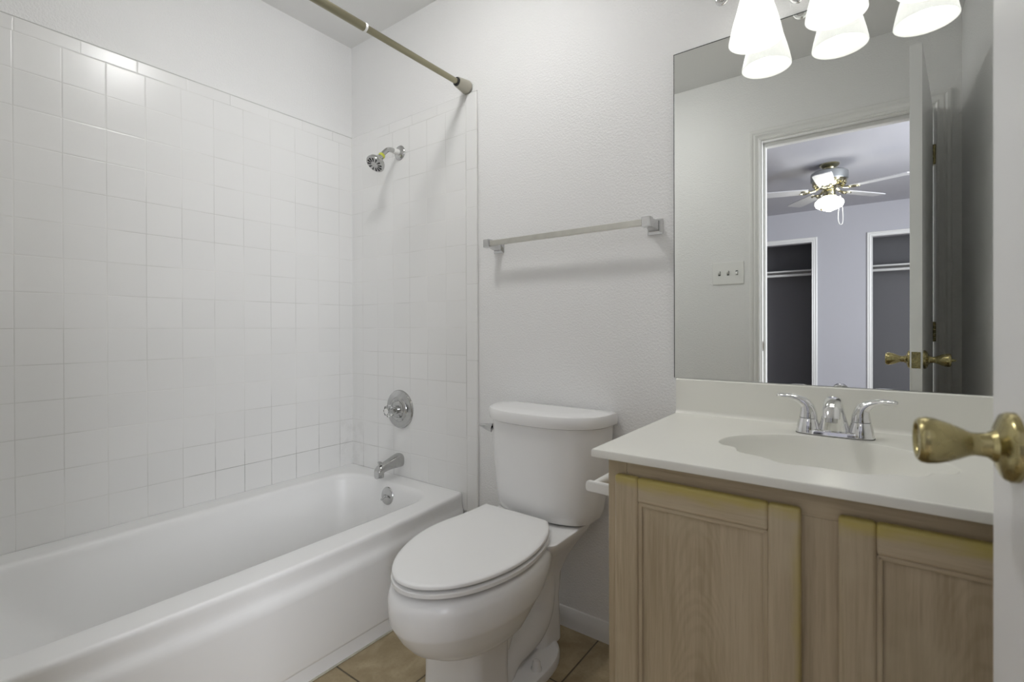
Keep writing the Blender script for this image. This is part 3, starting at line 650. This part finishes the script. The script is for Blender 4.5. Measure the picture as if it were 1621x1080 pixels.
# ------------------------------------------------------------------ vanity cabinet
VX0, VX1, VY = 1.6285, XR - 0.001, -0.526
def vanity():
    t = thing('vanity_cabinet', 'pickled oak vanity cabinet with two panelled doors', 'cabinet', (2.01, -0.27, 0))
    bm = bmesh.new()
    add_box(bm, (VX0, VY + 0.019, 0.0), (VX0 + 0.014, -0.001, 0.772)); add_box(bm, (VX1 - 0.014, VY + 0.019, 0.0), (VX1, -0.001, 0.772))
    add_box(bm, (VX0 + 0.014, VY + 0.019, 0.095), (VX1 - 0.014, -0.001, 0.11)); add_box(bm, (VX0 + 0.014, -0.012, 0.11), (VX1 - 0.014, -0.001, 0.772)); add_box(bm, (VX0 + 0.014, VY + 0.08, 0.0), (VX1 - 0.014, VY + 0.094, 0.095))
    obj('carcass', bm, M['wood_z'], t)
    bm = bmesh.new()
    add_box(bm, (VX0, VY, 0.095), (VX0 + 0.042, VY + 0.019, 0.772), 0.0015, 1); add_box(bm, (1.968, VY, 0.14), (2.056, VY + 0.019, 0.722), 0.001, 1); add_box(bm, (VX1 - 0.05, VY, 0.095), (VX1, VY + 0.019, 0.772), 0.0015, 1)
    add_box(bm, (VX0 + 0.042, VY, 0.722), (VX1 - 0.05, VY + 0.019, 0.772), 0.001, 1, 1); add_box(bm, (VX0 + 0.042, VY, 0.095), (VX1 - 0.05, VY + 0.019, 0.14), 0.001, 1, 1)
    obj('face_frame', bm, [M['wood_z'], M['wood_x']], t)
    for x0, x1, pm, st in ((1.651, 1.986, M['wood_panel_l'], M['wood_stile_r']), (2.038, 2.374, M['wood_panel_r'], M['wood_stile'])):
        z0, z1, y0, y1 = 0.118, 0.737, VY - 0.0195, VY - 0.001
        s = 0.050
        bm = bmesh.new()
        add_box(bm, (x0, y0, z0), (x0 + s, y1, z1), 0.006, 3); add_box(bm, (x1 - s, y0, z0), (x1, y1, z1), 0.006, 3)
        add_box(bm, (x0 + s - 0.001, y0, z1 - s), (x1 - s + 0.001, y1, z1), 0.006, 3, 1); add_box(bm, (x0 + s - 0.001, y0, z0), (x1 - s + 0.001, y1, z0 + s), 0.004, 3, 2)
        # sticking: small moulding inside the frame
        a, b = y0 + 0.004, y0 + 0.013; k = 0.008
        for lo, hi in (((x0 + s - 0.001, a, z0 + s), (x0 + s + k, b, z1 - s)), ((x1 - s - k, a, z0 + s), (x1 - s + 0.001, b, z1 - s))): add_box(bm, lo, hi, 0.003, 2, 0)
        for lo, hi in (((x0 + s, a, z1 - s - k), (x1 - s, b, z1 - s + 0.001)), ((x0 + s, a, z0 + s - 0.001), (x1 - s, b, z0 + s + k))): add_box(bm, lo, hi, 0.003, 2, 2)
        d = obj('cabinet_door', bm, [st, M['wood_toprail'], M['wood_x']], t, 40)
        bm = bmesh.new(); add_box(bm, (x0 + s - 0.002, y0 + 0.0095, z0 + s - 0.002), (x1 - s + 0.002, y1 - 0.002, z1 - s + 0.002)); obj('panel', bm, pm, d)
vanity()

# paper holder on the side of the cabinet
t = thing('paper_holder', 'white toilet paper holder on the side of the vanity', 'paper holder', (1.60, -0.39, 0.67))
for y in (-0.466, -0.318):
    bm = bmesh.new(); add_prism(bm, [(1.629, 0.6605), (1.629, 0.6855), (1.549, 0.6855), (1.546, 0.683), (1.545, 0.675), (1.545, 0.666), (1.548, 0.6625)], 'y', y - 0.007, y + 0.007)
    bmesh.ops.bevel(bm, geom=bm.edges[:], offset=0.0015, segments=2, affect='EDGES'); obj('bracket', bm, M['white_plastic'], t)
bm = bmesh.new(); add_lathe(bm, (1.566, -0.459, 0.676), (0, 1, 0), [(0.009, 0), (0.0105, 0.004), (0.0105, 0.085), (0.0085, 0.087), (0.0085, 0.134)], 20); obj('roller', bm, M['white_plastic'], t)
bm = bmesh.new(); add_lathe(bm, (1.566, -0.459, 0.676), (0, 1, 0), [(0.0112, 0.084), (0.0112, 0.087)], 20); obj('roller_seam', bm, M['rubber'], t)

# ------------------------------------------------------------------ countertop with integral shell bowl
CT = 0.7885
def counter():
    t = thing('countertop', 'bone cultured marble vanity top with shell bowl', 'countertop', (2.0, -0.28, CT))
    x0, x1, y0, y1 = 1.6085, XR - 0.0005, -0.566, -0.0005
    ctrl = [(1.806, -0.330), (1.820, -0.264), (1.868, -0.206), (1.930, -0.172), (2.003, -0.158), (2.078, -0.172), (2.142, -0.206), (2.190, -0.264), (2.206, -0.330), (2.190, -0.366), (2.166, -0.374), (2.150, -0.412), (2.108, -0.424), (2.066, -0.452), (2.006, -0.448), (1.950, -0.456), (1.908, -0.428), (1.864, -0.412), (1.848, -0.376), (1.822, -0.366)]
    ol = spline([(a, b, 0) for a, b in ctrl][::-1], 8, True)
    c = Vector((2.006, -0.305, 0))
    pol = sorted((math.atan2(p.y - c.y, p.x - c.x), (p - c).length) for p in ol)
    def rad(a):
        a = (a + PI) % (2 * PI) - PI
        for (a0, r0), (a1, r1) in zip(pol, pol[1:] + [(pol[0][0] + 2 * PI, pol[0][1])]):
            aa = a if a >= pol[0][0] else a + 2 * PI
            if a0 <= aa <= a1: return r0 + (r1 - r0) * (aa - a0) / max(1e-9, a1 - a0)
        return pol[0][1]
    ang = [2 * PI * i / 200 for i in range(200)] + [math.atan2(yy - c.y, xx - c.x) % (2 * PI) for xx in (x0, x1) for yy in (y0, y1)]
    ang = sorted(ang)
    def ray(a, X0, X1, Y0, Y1):
        dx, dy = math.cos(a), math.sin(a); T = []
        if dx > 1e-9: T.append((X1 - c.x) / dx)
        if dx < -1e-9: T.append((X0 - c.x) / dx)
        if dy > 1e-9: T.append((Y1 - c.y) / dy)
        if dy < -1e-9: T.append((Y0 - c.y) / dy)
        return min(T)
    def rl(inset, z):
        L = []
        for a in ang:
            k = ray(a, x0, x1, y0, y1); p = Vector((c.x + math.cos(a) * k, c.y + math.sin(a) * k, z))
            p.x = min(max(p.x, x0 + inset), x1); p.y = min(max(p.y, y0 + inset), y1)
            L.append(p)
        return L
    def bl(s, z, smooth=0.0):
        L = []
        for a in ang:
            e = math.hypot(0.198 * math.cos(a), 0.145 * math.sin(a)) if False else 1 / math.hypot(math.cos(a) / 0.200, math.sin(a) / 0.146)
            r = rad(a) * (1 - smooth) + e * smooth
            L.append(Vector((c.x + math.cos(a) * r * s, c.y + math.sin(a) * r * s, z)))
        return L
    bm = bmesh.new()
    loops = [rl(0.004, CT - 0.0185), rl(0.0008, CT - 0.017), rl(0, CT - 0.0145), rl(0, CT - 0.004), rl(0.0012, CT - 0.0012), rl(0.004, CT)]
    loops += [bl(1.03, CT), bl(1.0, CT - 0.0012), bl(0.985, CT - 0.005), bl(0.965, CT - 0.014, 0.1), bl(0.92, CT - 0.034, 0.3), bl(0.83, CT - 0.062, 0.6), bl(0.68, CT - 0.088, 0.9), bl(0.48, CT - 0.104, 1), bl(0.25, CT - 0.112, 1), bl(0.12, CT - 0.114, 1)]
    add_loft(bm, loops, False, True); obj('counter', bm, M['marble'], t, 40)
    bm = bmesh.new()
    prof = [(-0.0005, CT - 0.004), (-0.0005, 0.8895), (-0.0165, 0.8895), (-0.0190, 0.8885), (-0.0205, 0.886), (-0.0205, CT + 0.012), (-0.0215, CT + 0.006), (-0.0245, CT + 0.002), (-0.030, CT), (-0.030, CT - 0.004)]
    add_prism(bm, prof, 'x', x0 + 0.0005, x1); obj('backsplash', bm, M['marble'], t, 40)
    bm = bmesh.new(); add_lathe(bm, (c.x, c.y, CT - 0.1145), (0, 0, 1), [(0.024, 0), (0.024, 0.002), (0.020, 0.003), (0.015, 0.001), (0.004, 0.001)], 28); obj('drain', bm, M['chrome'], t)
counter()

# ------------------------------------------------------------------ faucet
def faucet():
    fx, fy, fz = 2.0095, -0.122, CT + 0.0002
    t = thing('faucet', 'chrome two-handle centerset faucet at the sink', 'faucet', (fx, fy, fz))
    bm = bmesh.new()
    def stad(hx, hy, z):
        L = []
        for i in range(48):
            a = 2 * PI * i / 48; ca, sa = math.cos(a), math.sin(a)
            L.append(Vector((fx + hx * math.copysign(abs(ca) ** 0.55, ca), fy + hy * math.copysign(abs(sa) ** 0.7, sa), z)))
        return L
    add_loft(bm, [stad(0.0765, 0.027, fz), stad(0.0765, 0.027, fz + 0.004), stad(0.0745, 0.0255, fz + 0.010), stad(0.066, 0.020, fz + 0.013)]); obj('base_plate', bm, M['chrome'], t, 40)
    # dark gasket line
    bm = bmesh.new(); add_loft(bm, [stad(0.0775, 0.028, fz), stad(0.0775, 0.028, fz + 0.0012)]); obj('gasket', bm, M['rubber'], t)
    for s in (-1, 1):
        hx = fx + s * 0.0515
        bm = bmesh.new(); add_lathe(bm, (hx, fy, fz), (0, 0, 1), [(0.0255, 0.004), (0.0245, 0.012), (0.0215, 0.026), (0.0195, 0.0345), (0.0185, 0.036)], 32); hb = obj('handle_base', bm, M['chrome'], t, 50)
        bm = bmesh.new(); add_lathe(bm, (hx, fy, fz), (0, 0, 1), [(0.0182, 0.0352), (0.0182, 0.0376)], 32); obj('seam', bm, M['rubber'], hb)
        # handle: bell that sweeps up and outward into a flat lever
        path = spline([(hx, fy, fz + 0.037), (hx + s * 0.000, fy, fz + 0.050), (hx + s * 0.004, fy - 0.001, fz + 0.066), (hx + s * 0.016, fy - 0.003, fz + 0.077), (hx + s * 0.032, fy - 0.006, fz + 0.0835), (hx + s * 0.048, fy - 0.009, fz + 0.0855), (hx + s * 0.066, fy - 0.012, fz + 0.0860)], 6)
        n = len(path); loops = []
        prev = None
        for i, p in enumerate(path):
            d = (path[min(i + 1, n - 1)] - path[max(i - 1, 0)]).normalized()
            side = Vector((0, 1, 0)) - d * d.y; side.normalize(); nn = d.cross(side).normalized()
            k = i / (n - 1)
            ks = [(0, 0.0195, 0.0195), (0.17, 0.0180, 0.0175), (0.33, 0.0150, 0.0140), (0.5, 0.0120, 0.0095), (0.67, 0.0105, 0.0072), (0.83, 0.0110, 0.0060), (0.95, 0.0100, 0.0048), (1.0, 0.0055, 0.0025)]
            for (k0, a0, b0), (k1, a1, b1) in zip(ks[:-1], ks[1:]):
                if k0 <= k <= k1: f = (k - k0) / (k1 - k0); ws, wn = a0 + (a1 - a0) * f, b0 + (b1 - b0) * f
            loops.append([p + side * (ws * math.cos(a)) + nn * (wn * math.sin(a)) for a in [2 * PI * j / 24 for j in range(24)]])
        bm = bmesh.new(); add_loft(bm, loops); obj('lever', bm, M['chrome'], t, 60)
    # spout: broad foot rising into a hooded arch
    bm = bmesh.new(); loops = []
    for y, z, hw, hd in ((0.004, 0.004, 0.0350, 0.025), (0.003, 0.018, 0.0310, 0.0235), (0.000, 0.036, 0.0262, 0.0215), (-0.004, 0.052, 0.0222, 0.0195)):
        loops.append([Vector((fx + hw * math.copysign(abs(math.cos(a)) ** 0.7, math.cos(a)), fy + y + hd * math.sin(a), fz + z)) for a in [2 * PI * j / 32 for j in range(32)]])
    arc = [((-0.010, 0.068), 60, 0.0190, 0.0175), ((-0.024, 0.0790), 30, 0.0180, 0.0155), ((-0.044, 0.0815), -2, 0.0175, 0.0140), ((-0.066, 0.0760), -28, 0.0175, 0.0135), ((-0.084, 0.0640), -52, 0.0172, 0.0128), ((-0.092, 0.0520), -75, 0.0165, 0.0118)]
    for (y, z), ang, hw, hh in arc:
        a0 = math.radians(ang); nn = Vector((0, math.sin(a0), math.cos(a0)))  # normal of the path in the y-z plane
        # path heads to -y; 'nn' lies across it
        loops.append([Vector((fx, fy + y, fz + z)) + Vector((hw * math.cos(a), 0, 0)) + nn * (-hh * -math.sin(a)) * 1.0 for a in [2 * PI * j / 32 for j in range(32)]])
    add_loft(bm, loops); sp = obj('spout', bm, M['chrome'], t, 60)
    bm = bmesh.new(); e = Vector((fx, fy - 0.0925, fz + 0.050)); add_lathe(bm, e, (0, -0.2, -1), [(0.0115, -0.004), (0.0115, 0.006), (0.009, 0.007)], 24); obj('aerator', bm, M['worn_chrome'], sp)
faucet()

# ------------------------------------------------------------------ mirror
bm = bmesh.new(); add_box(bm, (1.5995, -0.0055, 0.8905), (XR - 0.002, -0.0005, 1.8645))
for f in bm.faces: f.material_index = 0 if f.normal.y < -0.9 else 1
tag(obj('wall_mirror', bm, [M['mirror'], M['mirror_edge']], None, 0), 'large frameless mirror on the wall above the vanity', 'mirror')
mir = bpy.data.objects['wall_mirror']
bm = bmesh.new(); add_box(bm, (1.5985, -0.0060, 0.8905), (1.6005, -0.0005, 1.8655)); add_box(bm, (1.6005, -0.0060, 1.8635), (XR - 0.002, -0.0005, 1.8655)); tag(obj('edge_strip', bm, M['mirror_edge'], mir, 0), 'dark desilvered edge')

# ------------------------------------------------------------------ vanity light: chrome scroll bar with three bell shades
def vanity_light():
    cx = 2.012
    t = thing('vanity_light', 'chrome scroll vanity light with three white bell shades', 'light fixture', (cx, -0.0, 1.99))
    bm = bmesh.new()
    add_loft(bm, [[Vector((cx + hx * math.cos(a), y, 2.005 + hz * math.sin(a))) for a in [2 * PI * i / 40 for i in range(40)]] for hx, hz, y in ((0.075, 0.055, -0.0005), (0.075, 0.055, -0.006), (0.066, 0.047, -0.014), (0.03, 0.022, -0.020))]); obj('backplate', bm, M['chrome'], t)
    def curl(px, pz, s, r0, turns, y, n=40):
        return [Vector((px + s * (r0 * (1 - 0.78 * k / n)) * math.sin(turns * 2 * PI * k / n), y, pz - r0 + (r0 * (1 - 0.78 * k / n)) * math.cos(turns * 2 * PI * k / n) + 0.0 * k)) for k in range(n + 1)]
    bm = bmesh.new()
    wave = [Vector((cx + x, -0.045, 1.984 + 0.012 * math.cos(x * 2 * PI / 0.175))) for x in [-0.262 + 0.524 * i / 60 for i in range(61)]]
    add_tube(bm, wave, 0.0065, 12)
    for s in (-1, 1): add_tube(bm, curl(cx + s * 0.262, wave[0].z, s, 0.019, 1.2, -0.045), [0.0065 - 0.002 * k / 40 for k in range(41)], 12); add_sphere(bm, curl(cx + s * 0.262, wave[0].z, s, 0.019, 1.2, -0.045)[-1], 0.0085, 14, 10)
    for s in (-1, 1): add_tube(bm, [(cx + s * 0.03, -0.012, 2.0), (cx + s * 0.03, -0.045, 2.0)], 0.006, 12)
    for i in (-0.5, 0.5):   # small pendant scrolls between the shades
        q = cx + i * 0.175
        add_tube(bm, spline([(q - 0.004, -0.045, 1.974), (q - 0.018, -0.045, 1.930), (q - 0.010, -0.045, 1.884), (q + 0.008, -0.045, 1.874), (q + 0.016, -0.045, 1.890), (q + 0.006, -0.045, 1.900)], 6), 0.005, 12)
    obj('scroll_bar', bm, M['chrome'], t, 50)
    for i in (-1, 0, 1):
        x, y = cx + i * 0.1745, -0.0865
        bm = bmesh.new(); add_tube(bm, spline([(x, -0.045, 1.985), (x, -0.062, 1.998), (x, -0.080, 1.990), (x, y, 1.965), (x, y, 1.935)], 6), 0.006, 12)
        add_lathe(bm, (x, y, 1.955), (0, 0, -1), [(0.010, 0), (0.020, 0.006), (0.024, 0.016), (0.024, 0.030), (0.022, 0.032)], 28); obj('arm', bm, M['chrome'], t)
        zb = 1.785
        prof = [(0.0225, 0.147), (0.0285, 0.143), (0.0315, 0.132), (0.0345, 0.110), (0.0385, 0.082), (0.0430, 0.054), (0.0475, 0.028), (0.0510, 0.006), (0.0515, 0.001), (0.0505, 0.0), (0.0490, 0.001), (0.0485, 0.006), (0.0450, 0.028), (0.0405, 0.054), (0.0360, 0.082), (0.0320, 0.110), (0.0290, 0.130), (0.0225, 0.141)]
        prof = [(r * (1.0 + 0.24 * min(1, (0.147 - h) / 0.10)), h) for r, h in prof]
        bm = bmesh.new(); rows = add_lathe(bm, (x, y, zb), (0, 0, 1), prof, 48, False, False)
        sh = tag(obj('shade', bm, M['shade'], t, 60), 'lit white alabaster glass bell shade')
        bm = bmesh.new(); add_lathe(bm, (x, y, zb), (0, 0, 1), [(0.004, 0.030), (0.014, 0.034), (0.021, 0.044), (0.0235, 0.058), (0.021, 0.074), (0.014, 0.092), (0.012, 0.120)], 20); obj('bulb', bm, M['bulb'], t)
vanity_light()

# bathroom ceiling lamp (above the frame; it throws the rod and shower-head shadows and the sheen on the tiles)
t = thing('ceiling_light', 'small round flush ceiling lamp over the bathroom floor', 'ceiling light', (1.0, -0.675, H))
bm = bmesh.new(); add_lathe(bm, (1.0, -0.675, H), (0, 0, -1), [(0.115, 0), (0.115, 0.012), (0.105, 0.018), (0.092, 0.019)], 40); obj('lamp_base', bm, M['white_plastic'], t)
bm = bmesh.new(); add_lathe(bm, (1.0, -0.675, H), (0, 0, -1), [(0.094, 0.0185), (0.090, 0.034), (0.074, 0.050), (0.045, 0.060), (0.01, 0.064)], 40); obj('diffuser', bm, M['diffuser'], t)

# switch plate on the door wall (seen in the mirror)
t = thing('light_switch', 'white three-gang toggle switch plate beside the doorway', 'light switch', (1.426, YF, 1.348))
bm = bmesh.new(); add_box(bm, (1.343, YF - 0.0005, 1.285), (1.508, YF + 0.006, 1.411), 0.003, 3); obj('cover_plate', bm, M['white_plastic'], t)
for xc, s in ((1.380, 1), (1.426, 1), (1.472, -1)):
    bm = bmesh.new(); add_box(bm, (xc - 0.0058, YF + 0.005, 1.348 - 0.0125), (xc + 0.0058, YF + 0.0075, 1.348 + 0.0125), 0.0005, 1)
    obj('toggle_slot', bm, M['mirror_edge'], t)
    bm = bmesh.new(); add_prism(bm, [(YF + 0.006, 1.348 - 0.008), (YF + 0.006, 1.348 + 0.008), (YF + 0.018, 1.348 + s * 0.007 + 0.004), (YF + 0.018, 1.348 + s * 0.007 - 0.004)], 'x', xc - 0.0042, xc + 0.0042); obj('toggle', bm, M['white_plastic'], t)

# ------------------------------------------------------------------ bedroom behind the doorway (seen in the mirror)
BX0, BX1, BY = -0.9, 4.0, -5.36
CB = BY - 0.62      # closet back
def bxs(name, lo, hi, m, label): struct(name, box(lo, hi), m, label)
bxs('floor_bedroom', (BX0 - 0.1, CB - 0.1, -0.05), (BX1 + 0.1, YB, 0.0), M['carpet'], 'beige bedroom carpet')
bxs('ceiling_bedroom', (BX0 - 0.1, CB - 0.1, H), (BX1 + 0.1, YB, H + 0.05), M['bed_ceiling'], 'pale bedroom ceiling')
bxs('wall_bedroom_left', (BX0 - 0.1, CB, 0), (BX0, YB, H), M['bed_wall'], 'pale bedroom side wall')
# unseen side wall with a window opening added to let fill light in
WY0, WY1, WZ0, WZ1 = -3.4, -1.8, 0.75, 2.1
bm = bmesh.new()
add_box(bm, (BX1, CB, 0), (BX1 + 0.1, WY0, H)); add_box(bm, (BX1, WY1, 0), (BX1 + 0.1, YB, H)); add_box(bm, (BX1, WY0, 0), (BX1 + 0.1, WY1, WZ0)); add_box(bm, (BX1, WY0, WZ1), (BX1 + 0.1, WY1, H))
struct('wall_bedroom_right', bm, M['bed_wall'], 'pale bedroom side wall with added window opening')
bm = bmesh.new()
for lo, hi in (((BX1 + 0.03, WY0, WZ0), (BX1 + 0.07, WY0 + 0.045, WZ1)), ((BX1 + 0.03, WY1 - 0.045, WZ0), (BX1 + 0.07, WY1, WZ1)), ((BX1 + 0.03, WY0 + 0.045, WZ0), (BX1 + 0.07, WY1 - 0.045, WZ0 + 0.045)), ((BX1 + 0.03, WY0 + 0.045, WZ1 - 0.045), (BX1 + 0.07, WY1 - 0.045, WZ1)), ((BX1 + 0.035, WY0 + 0.045, 1.405), (BX1 + 0.065, WY1 - 0.045, 1.445))): add_box(bm, lo, hi)
struct('added_window_1', bm, M['trim'], 'white frame of the added, unseen bedroom window')  # window added out of view, placed for the fill light on the tub
bm = bmesh.new()   # the outside of the bathroom partition, either side of the bathroom
add_box(bm, (BX0, YB - 0.012, 0), (JL - 0.012, YB - 0.0005, H)); add_box(bm, (JR + 0.012, YB - 0.012, 0), (BX1, YB - 0.0005, H)); add_box(bm, (JL - 0.012, YB - 0.012, JT + 0.012), (JR + 0.012, YB - 0.0005, H))
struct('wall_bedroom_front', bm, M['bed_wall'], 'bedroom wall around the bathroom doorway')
# far wall with two closet openings
C1 = (0.40, 1.487); C2 = (2.074, 3.15); CZ = 2.062
bm = bmesh.new()
for a, b in ((BX0, C1[0]), (C1[1], C2[0]), (C2[1], BX1)): add_box(bm, (a, BY - 0.1, 0), (b, BY, CZ))
add_box(bm, (BX0, BY - 0.1, CZ), (BX1, BY, H))
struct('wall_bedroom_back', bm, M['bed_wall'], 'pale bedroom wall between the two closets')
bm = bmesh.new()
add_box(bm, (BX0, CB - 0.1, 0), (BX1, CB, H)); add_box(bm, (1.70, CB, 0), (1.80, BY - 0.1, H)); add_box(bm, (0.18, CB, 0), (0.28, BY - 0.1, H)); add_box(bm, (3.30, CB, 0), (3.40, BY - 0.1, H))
struct('wall_closet', bm, M['closet'], 'walls inside the bedroom closets, shade put into their grey')
casing('trim_4', C1[0], C1[1], CZ, BY, 1, 'white casing around the left closet opening in the mirror', 0.058)
casing('trim_5', C2[0], C2[1], CZ, BY, 1, 'white casing around the right closet opening in the mirror', 0.052)
for (a, b), lab, lab2 in (((0.285, 1.695), 'pale closet shelf in the closet beside the mirrored door jamb', 'closet rod in the closet beside the mirrored door jamb'), ((1.805, 3.295), 'pale closet shelf behind the mirrored door edge', 'closet rod behind the mirrored door edge')):
    first = a < 1
    bm = bmesh.new(); add_box(bm, (a, CB + 0.001, 1.755), (b, CB + 0.30, 1.773), 0.002, 1); tag(obj('closet_shelf', bm, M['trim']), lab, 'shelf')
    bm = bmesh.new(); add_tube(bm, [(a, CB + 0.29, 1.712), (b, CB + 0.29, 1.712)], 0.016, 16); tag(obj('closet_rod', bm, M['trim']), lab2, 'closet rod')

# ceiling fan
def fan():
    fx, fy = 1.778, -3.515
    t = thing('ceiling_fan', 'brass and pewter ceiling fan with five pale blades and lit globe', 'ceiling fan', (fx, fy, H))
    o = (fx, fy, H); dn = (0, 0, -1)
    bm = bmesh.new(); add_lathe(bm, o, dn, [(0.074, 0), (0.074, 0.010), (0.064, 0.022), (0.046, 0.034), (0.040, 0.058), (0.060, 0.066)], 40); obj('canopy', bm, M['fan_metal'], t)
    bm = bmesh.new(); add_lathe(bm, o, dn, [(0.050, 0.060), (0.118, 0.064), (0.136, 0.076), (0.138, 0.084), (0.138, 0.140), (0.134, 0.146), (0.10, 0.150)], 56); mo = obj('motor_housing', bm, M['fan_grey'], t)
    bm = bmesh.new(); add_lathe(bm, o, dn, [(0.130, 0.144), (0.118, 0.168), (0.090, 0.184), (0.060, 0.192), (0.050, 0.205)], 40)
    for i in range(20):
        a = 2 * PI * i / 20; c = Vector((fx + 0.112 * math.cos(a), fy + 0.112 * math.sin(a), H - 0.168)); add_sphere(bm, c, 0.014, 8, 6, (1, 1, 1.4))
    obj('vent_ring', bm, M['fan_metal'], mo, 30)
    bm = bmesh.new(); add_lathe(bm, o, dn, [(0.044, 0.195), (0.046, 0.210), (0.042, 0.226), (0.048, 0.236), (0.044, 0.262), (0.052, 0.268), (0.052, 0.276)], 32); obj('switch_cup', bm, M['fan_metal'], t)
    bm = bmesh.new(); add_lathe(bm, o, dn, [(0.046, 0.272), (0.052, 0.284), (0.080, 0.296), (0.102, 0.316), (0.107, 0.338), (0.098, 0.360), (0.070, 0.380), (0.036, 0.392), (0.012, 0.404), (0.002, 0.406)], 48); tag(obj('globe', bm, M['globe'], t), 'lit white schoolhouse globe')
    for k in range(5):
        a = math.radians(-52.5 + 72 * k); u = Vector((math.cos(a), math.sin(a), 0)); s = Vector((-math.sin(a), math.cos(a), 0))
        tw = math.radians(-6); sv = s * math.cos(tw) + Vector((0, 0, 1)) * math.sin(tw); nv = u.cross(sv)
        c0 = Vector((fx, fy, H - 0.222))
        L0 = []
        outl = [(0.165, 0.050), (0.18, 0.056), (0.30, 0.062), (0.45, 0.066), (0.54, 0.066), (0.562, 0.060), (0.568, 0.046)]
        pts = [(r, w_) for r, w_ in outl] + [(r, -w_) for r, w_ in outl[::-1]]
        bm = bmesh.new(); add_loft(bm, [[c0 + u * r + sv * w_ + nv * h for r, w_ in pts] for h in (-0.003, 0.003)]); bl = obj('blade', bm, M['fan_blade'], t, 30)
        bm = bmesh.new()
        add_tube(bm, spline([c0 + u * 0.075 + Vector((0, 0, 0.026)), c0 + u * 0.11 + Vector((0, 0, 0.004)), c0 + u * 0.15 + Vector((0, 0, -0.004)), c0 + u * 0.185 + Vector((0, 0, -0.006))], 4), [0.010] * 13, 10)
        for sg in (-1, 1): add_tube(bm, spline([c0 + u * 0.15 + Vector((0, 0, -0.006)), c0 + u * 0.165 + sv * (sg * 0.022) - nv * 0.008, c0 + u * 0.195 + sv * (sg * 0.032) - nv * 0.007, c0 + u * 0.215 + sv * (sg * 0.020) - nv * 0.007], 4), 0.007, 8)
        obj('blade_iron', bm, M['fan_metal'], bl)
    bm = bmesh.new(); pc = Vector((fx - 0.050, fy + 0.035, H - 0.255)); add_tube(bm, [pc, pc + Vector((-0.004, 0.004, -0.11))], 0.0016, 6); add_lathe(bm, pc + Vector((-0.004, 0.004, -0.105)), dn, [(0.002, 0), (0.008, 0.012), (0.008, 0.030), (0.003, 0.038)], 14); tag(obj('pull_chain', bm, M['brass'], t), 'brass pull chain with dark fob')
    bm = bmesh.new(); q = Vector((fx + 0.075, fy - 0.04, H - 0.27)); add_tube(bm, spline([q, q + Vector((-0.006, 0, -0.08)), q + Vector((-0.014, 0, -0.19)), q + Vector((-0.002, 0, -0.245)), q + Vector((0.018, 0, -0.235)), q + Vector((0.020, 0, -0.15)), q + Vector((0.010, 0, -0.05)), q + Vector((0.002, 0, 0.0))], 6), 0.0022, 6); tag(obj('pull_cord', bm, M['white_plastic'], t), 'looped white pull cord')
fan()

# pin parented parts to their parents' true places
bpy.context.view_layer.update()
